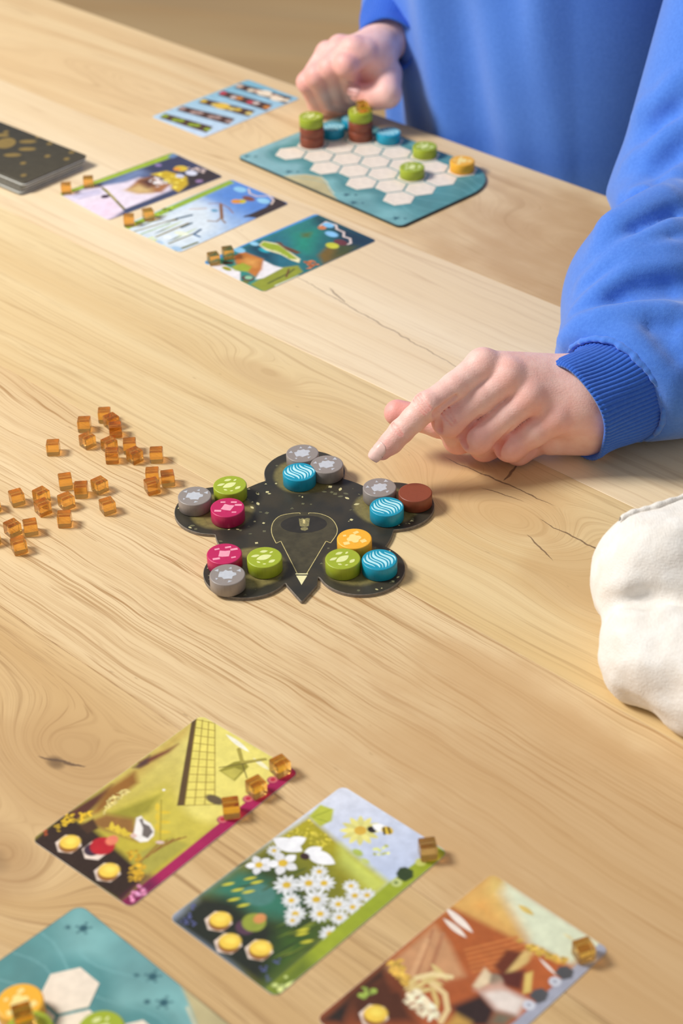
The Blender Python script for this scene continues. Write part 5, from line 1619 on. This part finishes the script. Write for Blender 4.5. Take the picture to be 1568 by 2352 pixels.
FOLDS = [   # folds of the bunched sleeve: points on the cloth (mm), width, height
    ([[169, 1016, 91], [176, 1027, 97], [190, 1036, 101], [208, 1048, 104], [215, 1054, 105]], 13, 15),
    ([[168, 998, 88], [178, 1000, 94], [193, 1006, 100], [214, 1019, 102]], 7, 8),
    ([[154, 995, 75], [167, 993, 86], [184, 993, 94], [211, 995, 96]], 7, 8),
    ([[146, 970, 67], [160, 972, 80], [179, 982, 89], [210, 985, 91]], 7.5, 9),
    ([[138, 957, 59], [146, 954, 68], [157, 950, 76], [178, 948, 80], [204, 946, 80]], 8, 9),
    ([[167, 942, 77], [175, 928, 73], [185, 916, 67], [194, 909, 57], [199, 905, 40]], 8, 5),
    ([[176, 1011, 95], [191, 1016, 102], [217, 1034, 103]], 8, -7),
    ([[174, 994, 90], [188, 998, 97], [212, 1006, 100]], 7, -3),
    ([[162, 986, 82], [183, 987, 91], [210, 990, 94]], 6, -3),
    ([[159, 961, 78], [180, 965, 85], [208, 972, 84]], 11, -9),
    ([[180, 938, 78], [191, 936, 78], [202, 932, 77]], 14, -4),
    ([[182, 922, 71], [192, 918, 68], [200, 913, 63]], 10, -3),
    ([[207, 1347, -50], [177, 1079, 81], [187, 1062, 96], [202, 1064, 103], [218, 1072, 107]], 9, -15),
    ([[234, 1141, 151], [220, 1142, 134], [208, 1156, 117]], 9, 7),
    ([[231, 1117, 125], [221, 1117, 117], [210, 1112, 106], [199, 1123, 96]], 9, 7),
    ([[232, 1126, 135], [223, 1128, 126], [212, 1131, 115]], 9, -6),
    ([[230, 1104, 115], [218, 1096, 108], [204, 1087, 102]], 9, -6),
    ([[226, 1083, 108], [216, 1069, 106], [206, 1064, 104], [196, 1071, 100]], 8, 6),
]


def skin_mat():
    m, nt, b = new_mat('skin')
    a = nt.nodes.new('ShaderNodeAttribute'); a.attribute_name = 'Col'
    v, x, y, z = obj_xyz(nt)
    n = noise(nt, v, 140.0, 4)
    n2 = noise(nt, v, 900.0, 3, 0.6)
    c = mixc(nt, n.step(0.35, 0.7) * 0.22, a.outputs['Color'], srgb(222, 142, 128))
    c = mixc(nt, n2.step(0.4, 0.7) * 0.10, c, srgb(238, 190, 168))
    nt.links.new(c, b.inputs['Base Color'])
    b.inputs['Roughness'].default_value = 0.48
    b.inputs['Specular IOR Level'].default_value = 0.4
    b.inputs['Subsurface Weight'].default_value = 0.12
    b.inputs['Subsurface Radius'].default_value = (1.0, 0.35, 0.2)
    b.inputs['Subsurface Scale'].default_value = 0.0015
    cr = noise(nt, vec(nt, x * 420.0, y * 1100.0, z * 900.0), 1.0, 3)
    bump(nt, b, n2 + noise(nt, v, 350.0, 2) * 0.5 + cr * 0.8, 0.32, 0.0005)
    return m
def fabric_mat(name, c0, c1, weave=1400.0, rough=0.9, sheen=0.5):
    m, nt, b = new_mat(name)
    v, x, y, z = obj_xyz(nt)
    n = noise(nt, v, weave, 2); n2 = noise(nt, v, 480.0, 4, 0.6); n3 = noise(nt, v, 18.0, 3)
    c = mixc(nt, n2.step(0.2, 0.85) * 0.5 + 0.25, c0, c1)
    c = mixc(nt, n3.step(0.4, 0.7) * 0.15, c, c0)
    nt.links.new(c, b.inputs['Base Color'])
    b.inputs['Roughness'].default_value = rough
    b.inputs['Specular IOR Level'].default_value = 0.15
    b.inputs['Sheen Weight'].default_value = sheen
    b.inputs['Sheen Roughness'].default_value = 0.5
    b.inputs['Sheen Tint'].default_value = (0.8, 0.88, 1.0, 1)
    bump(nt, b, n * 0.6 + n2, 0.3, 0.0006)
    return m

def to_world(V): return np.stack([V[:, 0] / 1000, V[:, 1] / 1000, TOP + V[:, 2] / 1000], 1)

def skin_cols(V, j, red, side):
    base = np.array(srgb(252, 208, 197)[:3]); pink = np.array(srgb(240, 148, 140)[:3])
    w = np.zeros(len(V))
    for k, r, s in red:
        w = np.maximum(w, s * np.exp(-(np.linalg.norm(V - j[k], axis=1) / r) ** 2))
    if side:
        for q in WRINKLES:
            m = np.linalg.norm(V - q[3], axis=1) < 14
            e, _ = along(V[m], q)
            w[m] = np.maximum(w[m], 0.95 * np.exp(-(e / 0.7) ** 2))
    return base + (pink - base) * w[:, None]

person = empty('person', (0.20, 1.50, 0.0))
tag(person, 'person in a blue sweatshirt leaning on the table and pointing at the star board', 'person')
def child(name, me, mat, parent, origin=(0.20, 1.50, 0.0)):
    """parts carry world coordinates; the parent's offset is taken off the mesh"""
    me.transform(Matrix.Translation((-origin[0], -origin[1], -origin[2])))
    return obj(name, me, mat, parent)

# --- head, tilted down towards the board
HC0 = uvz(TU + 10, TV - 78, 520)
_f = np.array([-0.62, -0.62, -0.48]); _f /= np.linalg.norm(_f)
_r = np.cross(_f, (0, 0, 1)); _r /= np.linalg.norm(_r); _u = np.cross(_r, _f)
HB = np.stack([_r, _f, _u])
def hd(x, y, z): return HC0 + _r * x + _f * y + _u * z
def head(p):
    d = oval(p, hd(0, -12, 28), HB, (73, 92, 84))
    d = smin(d, oval(p, hd(0, 22, -30), HB, (56, 58, 76)), 24)
    d = smin(d, ball(p, hd(0, 58, -88), 20), 22)                                   # chin
    d = smin(d, chain(p, [hd(0, 80, 8), hd(0, 97, -22), hd(0, 88, -32)], [7, 10, 9], 4), 8)   # nose
    for s in (-1, 1):
        d = smin(d, ball(p, hd(7.5 * s, 86, -30), 7.5), 4)
        d = smin(d, capsule(p, hd(14 * s, 82, 18), hd(44 * s, 68, 18), 8, 6), 9)   # brow
        d = smax(d, -ball(p, hd(31 * s, 90, 1), 14.5), 8)                            # eye socket
        d = smin(d, ball(p, hd(42 * s, 58, -26), 18), 18)                          # cheek
        d = smin(d, oval(p, hd(74 * s, -6, -8), HB, (9, 17, 30)), 4)               # ear
        d = smax(d, -oval(p, hd(83 * s, 0, -6), HB, (6, 9, 17)), 3)
    d = smin(d, capsule(p, hd(-20, 80, -55), hd(20, 80, -55), 6, 6), 5)
    d = smin(d, capsule(p, hd(-16, 79, -64), hd(16, 79, -64), 7, 7), 4)
    return smax(d, -capsule(p, hd(-22, 89, -59.5), hd(22, 89, -59.5), 1.6, 1.6), 2)

# --- body: hands, forearms, trunk and legs in one mesh
def trunk(p):
    d = torso(p, -24)
    d = smax(d, p[:, 2] - 290, 30)
    d = smin(d, capsule(p, SHO_L, SHO_R, 30, 30), 20)
    d = smax(d, 1075 - (p[:, 0] + p[:, 1]) * R2 - np.clip(p[:, 2], 0, None) * 0.5, 6)
    d = smin(d, capsule(p, SHO_L, ELB_L, 40, 36), 20)
    d = smin(d, capsule(p, SHO_R, ELB_R, 40, 36), 20)
    d = smin(d, capsule(p, ELB_L, np.array([190., 975, 44]), 36, 27), 12)
    d = smin(d, capsule(p, ELB_R, np.array([58., 1515, 68]), 36, 22), 12)
    hip = uvz(TU, TV + 20, -160)
    for s in (-1, 1):
        h = uvz(TU + 85 * s, TV + 40, -190); kn = uvz(TU + 110 * s, TV - 60, -205)
        kn = uvz(TU + 100 * s, 1085, -215); an = uvz(TU + 100 * s, 1130, -660); toe = uvz(TU + 105 * s, 1010, -712)
        d = smin(d, chain(p, [hip, h, kn, an], [95, 82, 62, 44], 20), 30)
        d = smin(d, capsule(p, an - np.array([0, 0, 42]), toe, 34, 26), 15)
    d = smin(d, capsule(p, uvz(TU, TV - 10, 300), uvz(TU, TV - 48, 455), 54, 52), 25)
    return smin(d, head(p), 18)
parts_v, parts_q, parts_c = [], [], []
def add_part(fn, lo, hi, h, cols):
    F, l0 = sample_sdf(fn, lo, hi, h)
    V, Q = surface_nets(F, l0, h)
    parts_q.append(Q + sum(len(v) for v in parts_v)); parts_v.append(V); parts_c.append(cols(V))
add_part(hand_left, (8, 862, -4), (200, 990, 96), 0.85,
         lambda V: skin_cols(V, HL, [('M2', 9, .5), ('M3', 11, .6), ('M4', 11, .7), ('M5', 12, .7), ('P2', 8, .55), ('D2', 7, .45), ('T2', 10, .6), ('P3', 12, .8), ('D3', 14, .75), ('P4', 12, .8), ('D4', 14, .75), ('P5', 13, .75), ('D5', 12, .6), ('TT', 16, .8)], 1))
add_part(hand_right, (-52, 1340, -4), (100, 1560, 110), 1.6,
         lambda V: skin_cols(V, HR, [('M2', 12, .5), ('M3', 12, .6), ('M4', 12, .6), ('M5', 12, .6), ('P2', 14, .8), ('P3', 14, .8), ('P4', 14, .8), ('P5', 14, .8), ('TT', 16, .8), ('TI', 14, .5), ('D3', 16, .5), ('D4', 16, .5)], 0))
add_part(trunk, (-120, 920, -745), (480, 1800, 380), 12.0, lambda V: np.tile(np.array(srgb(248, 204, 190)[:3]), (len(V), 1)))
def face_cols(V):
    q = (V - HC0) @ HB.T
    lip = np.exp(-((q[:, 0] / 22) ** 4 + ((q[:, 2] + 59) / 9) ** 4)) * (q[:, 1] > 70)
    brow = np.exp(-(((np.abs(q[:, 0]) - 30) / 18) ** 4 + ((q[:, 2] - 22) / 5) ** 4)) * (q[:, 1] > 55)
    c = np.tile(np.array(srgb(248, 204, 190)[:3]), (len(V), 1))
    c += (np.array(srgb(206, 110, 108)[:3]) - c) * lip[:, None]
    return c + (np.array(srgb(92, 66, 50)[:3]) - c) * brow[:, None]
add_part(lambda p: smax(trunk(p), 376 - p[:, 2], 0.5), (-40, 1250, 360), (380, 1640, 660), 3.2, face_cols)
V = np.concatenate(parts_v); Q = np.concatenate(parts_q)
me = big_mesh('body', to_world(V), Q); color_attr(me, np.concatenate(parts_c))
body = child('body', me, skin_mat(), person)

# --- finger nails laid on the skin
nail_m = simple_mat('nail', srgb(240, 200, 190), 0.22, 0.03, 300)
def nail(fn, base, tip, toward, L, w, back):
    d, s, u = basis(np.asarray(tip) - np.asarray(base), toward)
    org = np.asarray(tip) + d * back
    n, m = 12, 14
    P_ = []
    for i in range(m + 1):
        t = i / m
        for k in range(n + 1):
            q = (k / n - 0.5) * 2
            ww = w / 2 * (1 - 0.18 * (2 * t - 1) ** 4) * (1.0 if t > 0.2 else 0.75 + 1.25 * t)
            bow = -1.4 * q * q * (1 if t > 0.5 else -0.6)
            P_.append(org + d * (t * L + bow * 0.6) + s * (q * ww) + u * 14)
    P_ = np.array(P_); hit = np.full(len(P_), 14.0)
    for _ in range(60):
        hit -= np.clip(fn(P_ - u * (14 - hit)[:, None]) - 0.12, -1, 2) * 0.7
    H = hit.reshape(m + 1, n + 1)
    lim = H[: m // 2].min()
    t = np.linspace(0, 1, m + 1)[:, None]; q = np.linspace(-1, 1, n + 1)[None]
    H = np.maximum(H, (H[m // 3, n // 2] - 2.6 * q ** 2 - 1.2 * t ** 2))   # free edge runs on past the flesh
    X = P_.reshape(m + 1, n + 1, 3) - u * (14 - H)[..., None]
    top = X.reshape(-1, 3); bot = top - u * 0.55
    V = np.concatenate([top, bot]); N0 = len(top)
    id0 = np.arange(N0).reshape(m + 1, n + 1)
    Q = [(id0[i, k], id0[i, k + 1], id0[i + 1, k + 1], id0[i + 1, k]) for i in range(m) for k in range(n)]
    Q += [tuple(v + N0 for v in q_[::-1]) for q_ in Q]
    rim = list(id0[0, :]) + list(id0[1:, -1]) + list(id0[-1, -2::-1]) + list(id0[-2:0:-1, 0])
    Q += [(rim[i], rim[i] + N0, rim[(i + 1) % len(rim)] + N0, rim[(i + 1) % len(rim)]) for i in range(len(rim))]
    return V, Q
V, Q = nail(hand_left, HL['D2'], HL['T2'], (-0.35, -0.55, 0.75), 12.0, 9.4, -4.0)
ind_nail = child('fingernail', big_mesh('fingernail', to_world(V), Q), nail_m, body)
ind_nail['label'] = 'glossy pale pink nail of the pointing finger'
nail_shade = simple_mat('thumb_nail_shaded', srgb(222, 166, 160), 0.3, 0.03, 300)  # darker copy of the nail colour: shade over the thumb painted in
V, Q = nail(hand_right, HR['TI'], HR['TT'], (-0.2, -0.8, 0.55), 12.0, 10.5, -3.0)
child('fingernail', big_mesh('fingernail', to_world(V), Q), nail_shade, body)

# --- eyes and hair
eye_w = simple_mat('eye_white', srgb(238, 234, 230), 0.15, 0.02, 200); iris_m = simple_mat('iris', srgb(88, 70, 52), 0.15, 0.1, 900)
for s in (-1, 1):
    bm = bmesh.new(); bmesh.ops.create_uvsphere(bm, u_segments=20, v_segments=12, radius=0.0108)
    for v in bm.verts: v.co += Vector(to_world(hd(31 * s, 67, 0)[None])[0])
    e = child('eye', from_bm('eye', bm, True), eye_w, body)
    bm = bmesh.new(); bmesh.ops.create_uvsphere(bm, u_segments=16, v_segments=10, radius=0.0056)
    for v in bm.verts: v.co += Vector(to_world(hd(31 * s, 72.6, -2.0)[None])[0])
    obj('iris', from_bm('iris', bm, True), iris_m, body).location = (-0.20, -1.50, 0)
def hair_sdf(p):
    d = smin(oval(p, hd(0, -22, 34), HB, (83, 98, 92)), chain(p, [hd(0, -78, 0), hd(0, -84, -70), hd(0, -70, -120)], [48, 44, 22], 10), 30)
    q = (p - HC0) @ HB.T
    d = d + 1.6 * np.sin(q[:, 0] / 3.2 + 0.8 * np.sin(q[:, 2] / 18))
    return smax(d, np.minimum(q[:, 1] - 30 + 0.0 * q[:, 2], q[:, 1] * 0.7 - q[:, 2] * 0.75 + 8), 8)
F, l0 = sample_sdf(hair_sdf, (-40, 1280, 380), (420, 1700, 680), 3.5)
V, Q = surface_nets(F, l0, 3.5)
child('hair', big_mesh('hair', to_world(V), Q), fabric_mat('brown_hair', srgb(74, 50, 36), srgb(104, 74, 54), 900.0, 0.5, 0.0), person)

# --- sweatshirt
blue = fabric_mat('blue_fleece', srgb(66, 116, 212), srgb(92, 146, 240))
F, l0 = sample_sdf(shirt, (-130, 880, -190), (470, 1800, 400), 3.2)
V, Q = surface_nets(F, l0, 3.2)
sweat = child('sweatshirt', big_mesh('sweatshirt', to_world(V), Q), blue, person)
sweat['label'] = 'soft blue crew sweatshirt with loose folded sleeves'

def cuff(c0, a0, r0, c1, a1, r1, ribs, flare, name='cuff'):
    c0, c1 = np.asarray(c0, float), np.asarray(c1, float)
    L = np.linalg.norm(c1 - c0)
    nphi = ribs * 8
    ph = np.linspace(0, 2 * np.pi, nphi, endpoint=False)
    rows = []
    prof = [(s, 'in') for s in np.linspace(0.7, 0.0, 8)] + [(s, 'out') for s in np.linspace(0.0, 1.06, 34)]
    for s, side in prof:
        h1 = c0 + np.asarray(a0) * L / 3; h2 = c1 - np.asarray(a1) * L / 3
        c = (1 - s) ** 3 * c0 + 3 * (1 - s) ** 2 * s * h1 + 3 * (1 - s) * s * s * h2 + s ** 3 * c1
        ax = np.asarray(a0) * (1 - s) + np.asarray(a1) * s; ax /= np.linalg.norm(ax)
        d, sd, u = basis(ax)
        r = r0[0] * (1 - s) + r1[0] * s, r0[1] * (1 - s) + r1[1] * s
        pinch = -flare * math.sin(math.pi * min(1, s * 1.05))
        rib = 0.75 * np.abs(np.cos(ph * ribs / 2)) ** 0.7 if side == 'out' else np.zeros(nphi) - 2.2
        if side == 'out' and s < 0.05: rib = rib - 0.8
        wob = 0.9 * np.sin(3 * ph + 5 * s) + 0.6 * np.sin(5 * ph - 3 * s)
        ca, sa = np.cos(ph), np.sin(ph)
        X = c + (sd * ((r[0] + pinch) * ca)[:, None] + u * ((r[1] + pinch) * sa)[:, None]) + (sd * ca[:, None] + u * sa[:, None]) * (rib + wob)[:, None]
        lo = 0.9 if side == 'out' else 2.4
        X[:, 2] = np.maximum(X[:, 2], lo + 0.04 * np.abs(np.arange(nphi) % 8 - 4))
        rows.append(X)
    V = np.concatenate(rows); n = len(rows)
    idx = np.arange(n * nphi).reshape(n, nphi)
    nx = np.roll(idx, -1, 1)
    Q = np.stack([idx[:-1].ravel(), nx[:-1].ravel(), nx[1:].ravel(), idx[1:].ravel()], 1)
    return V, Q
def seam_ring(c, ax, rx, ry, tube, name='seam'):
    d, sd, u = basis(ax); N, M = 260, 10
    V = []
    for i in range(N):
        a = 2 * math.pi * i / N
        puck = 1 + 0.07 * math.sin(a * 41) + 0.08 * math.sin(a * 23 + 1)
        cc = c + sd * (rx * math.cos(a)) + u * (ry * math.sin(a)) + d * (0.8 * math.sin(5 * a) + 0.5 * math.sin(17 * a))
        out = sd * math.cos(a) + u * math.sin(a)
        for k in range(M):
            b_ = 2 * math.pi * k / M
            q = cc + (out * math.cos(b_) * 0.8 + d * math.sin(b_) * 1.25) * tube * puck
            q[2] = max(q[2], 0.8 + 0.3 * math.cos(b_))
            V.append(q)
    idx = np.arange(N * M).reshape(N, M)
    Q = np.stack([idx.ravel(), np.roll(idx, -1, 1).ravel(), np.roll(np.roll(idx, -1, 1), -1, 0).ravel(), np.roll(idx, -1, 0).ravel()], 1)
    return np.array(V), Q
rib_m = fabric_mat('blue_rib', srgb(46, 92, 190), srgb(66, 118, 218), 1800.0, 0.9, 0.25)
a0 = np.array([0.80, 0.55, 0.20]); a0 /= np.linalg.norm(a0)
V, Q = cuff((138.5, 911.0, 34.5), a0, (29, 34.0), SEAM_L + AX_L * 2, AX_L, (34, 33.5), 72, 1.5)
cf = child('cuff', big_mesh('cuff', to_world(V), Q), rib_m, sweat); cf['label'] = 'ribbed cuff round the pointing wrist'
V, Q = seam_ring(SEAM_L + AX_L * 2.0, AX_L, 36.0, 35.5, 2.3)
child('seam', big_mesh('seam', to_world(V), Q), blue, sweat)
V, Q = cuff(SEAM_R - AX_R * 34 - np.array([1, 0, 3]), AX_R, (25, 25), SEAM_R + AX_R * 2, AX_R, (32, 32), 60, 2.0)
child('cuff', big_mesh('cuff', to_world(V), Q), rib_m, sweat)
V, Q = seam_ring(uvz(TU, TV - 22, 366), uvz(0, -38, 155) / np.linalg.norm(uvz(0, -38, 155)), 62.0, 60.0, 9.0)
child('collar', big_mesh('collar', to_world(V), Q), rib_m, sweat)
# --- trousers
def jeans(p):
    d = None
    hip = uvz(TU, TV + 20, -160)
    for s in (-1, 1):
        h = uvz(TU + 85 * s, TV + 40, -190); kn = uvz(TU + 100 * s, 1085, -215); an = uvz(TU + 100 * s, 1130, -640)
        q = chain(p, [hip, h, kn, an], [108, 94, 74, 60], 20)
        d = q if d is None else smin(d, q, 20)
    return smax(d, p[:, 2] + 90, 20)
F, l0 = sample_sdf(jeans, (-150, 1000, -740), (480, 1800, -60), 10.0)
V, Q = surface_nets(F, l0, 10.0)
child('trousers', big_mesh('trousers', to_world(V), Q), fabric_mat('dark_denim', srgb(40, 46, 62), srgb(56, 64, 84), 900.0, 0.9, 0.1), person)
# ------------------------------------------------------------------ cotton bag
BAG_FOLDS = [([(180, 690, 60), (195, 705, 72), (198, 730, 80), (196, 752, 80)], 7, 3.5), ([(208, 696, 66), (214, 716, 80), (214, 745, 85)], 6, -3),
             ([(165, 655, 45), (185, 655, 52), (215, 660, 56), (250, 668, 64)], 9, 5), ([(170, 672, 52), (195, 680, 56), (235, 690, 66)], 8, -5),
             ([(140, 690, 20), (150, 676, 34), (166, 664, 44)], 7, 3), ([(150, 735, 66), (160, 725, 70), (172, 716, 70)], 6, 2.5), ([(175, 640, 20), (200, 625, 34), (240, 612, 46)], 8, 3.5)]
_cr = np.random.default_rng(5)
CRUMPLE = []
for _ in range(12):
    k = _cr.normal(size=3); k /= np.linalg.norm(k); wl = 11 + 22 * _cr.random()
    CRUMPLE.append((k * 2 * math.pi / wl, _cr.random() * 6.28, 0.011 * wl))
def bag_sdf(p):
    up = chain(p, [(163, 740, 40), (215, 748, 46), (300, 752, 46)], [36, 38, 40], 6)
    low = chain(p, [(157, 702, 22), (198, 662, 24), (270, 606, 26)], [31, 30, 34], 8)
    mid = oval(p, (262, 690, 30), np.eye(3), (100, 88, 52))
    d = smin(smin(up, low, 7), mid, 14)
    # drawn-in folds and soft creases
    x, y, z = p.T
    for pts, r, k in ([[(128, 716, 40), (150, 707, 52), (176, 700, 54)], [3, 4, 1.5], 8], [[(172, 652, 66), (205, 664, 60), (240, 676, 62)], [3, 6, 4], 12], [[(205, 700, 84), (215, 725, 88), (212, 752, 90)], [1.5, 3, 2], 8]):
        d = smax(d, -chain(p, pts, r, 3), k)
    for pts, w, a in BAG_FOLDS:
        e, t = along(p, pts); d = d - a * np.exp(-(e / w) ** 2) * np.clip(t * 4, 0, 1) * np.clip((1 - t) * 4, 0, 1)
    d = d + 1.3 * np.sin(x / 11 + 1.2 * np.sin(y / 17)) * np.sin(y / 13 + z / 15) + 0.7 * np.sin(x / 4.7 + y / 7) * np.sin(y / 5.5 - z / 6) * 0.6
    for k, ph, a in CRUMPLE: d = d + a * np.sin(p @ k + ph)
    return smax(d, 0.4 - z, 3)
def cotton_mat():
    m, nt, b = new_mat('cotton_cloth')
    v, x, y, z = obj_xyz(nt)
    wv = ((x * 5200.0).sin() * (y * 5200.0).sin() + (z * 5200.0).sin() * 0.7) * 0.25
    n = noise(nt, v, 90.0, 4, 0.6); n2 = noise(nt, vec(nt, x * 1500.0, y * 260.0, z * 900.0), 1.0, 2)
    c = mixc(nt, n.step(0.3, 0.75), srgb(240, 233, 224), srgb(249, 245, 239))
    c = mixc(nt, n2.step(0.6, 0.8) * 0.18, c, srgb(214, 202, 186))
    nt.links.new(c, b.inputs['Base Color'])
    b.inputs['Roughness'].default_value = 0.95
    b.inputs['Specular IOR Level'].default_value = 0.1
    b.inputs['Sheen Weight'].default_value = 0.2
    n4 = noise(nt, vec(nt, x * 300.0, y * 1700.0, z * 1200.0), 1.0, 2)
    bump(nt, b, n2 * 0.6 + n4 * 0.6 + n * 1.6 + wv * 0.3, 0.5, 0.0010)
    return m
F, l0 = sample_sdf(bag_sdf, (110, 560, -6), (380, 810, 110), 2.4)
V, Q = surface_nets(F, l0, 2.4)
me = big_mesh('cloth_bag', np.stack([V[:, 0] / 1000 - 0.24, V[:, 1] / 1000 - 0.69, V[:, 2] / 1000], 1), Q)
cot = cotton_mat()
bag = empty('cloth_bag', (0.24, 0.69, TOP))
tag(bag, 'crumpled natural cotton bag lying at the right picture edge', 'bag')
obj('bag_body', me, cot, bag)
# stitched hem along the gathered opening
hp = [np.array(q, float) for q in ((140, 752, 70), (150, 758, 75), (162, 760, 78), (176, 768, 80), (200, 776, 81), (230, 780, 82), (262, 783, 82), (296, 782, 78))]
pts = smooth_pts(hp, 90); V = []
for i, c in enumerate(pts):
    r = 1.9 + 0.25 * math.sin(i * 0.9) + 0.35 * math.sin(i * 0.33)
    for k in range(10):
        a = 2 * math.pi * k / 10
        V.append(c + np.array([0.25 * math.sin(a), math.cos(a), math.sin(a)]) * r)
V = np.array(V)
# settle the hem on the cloth
for _ in range(20):
    dc = bag_sdf(pts); g_ = np.stack([bag_sdf(pts + e) - bag_sdf(pts - e) for e in np.eye(3)], 1) / 2
    mv = -g_ * (dc - 0.6)[:, None] * 0.5
    pts = pts + mv; V = V + np.repeat(mv, 10, 0)
idx = np.arange(900).reshape(90, 10)
Q = np.stack([idx[:-1].ravel(), np.roll(idx, -1, 1)[:-1].ravel(), np.roll(idx, -1, 1)[1:].ravel(), idx[1:].ravel()], 1)
obj('hem', big_mesh('hem', np.stack([V[:, 0] / 1000 - 0.24, V[:, 1] / 1000 - 0.69, V[:, 2] / 1000], 1), Q), cot, bag)
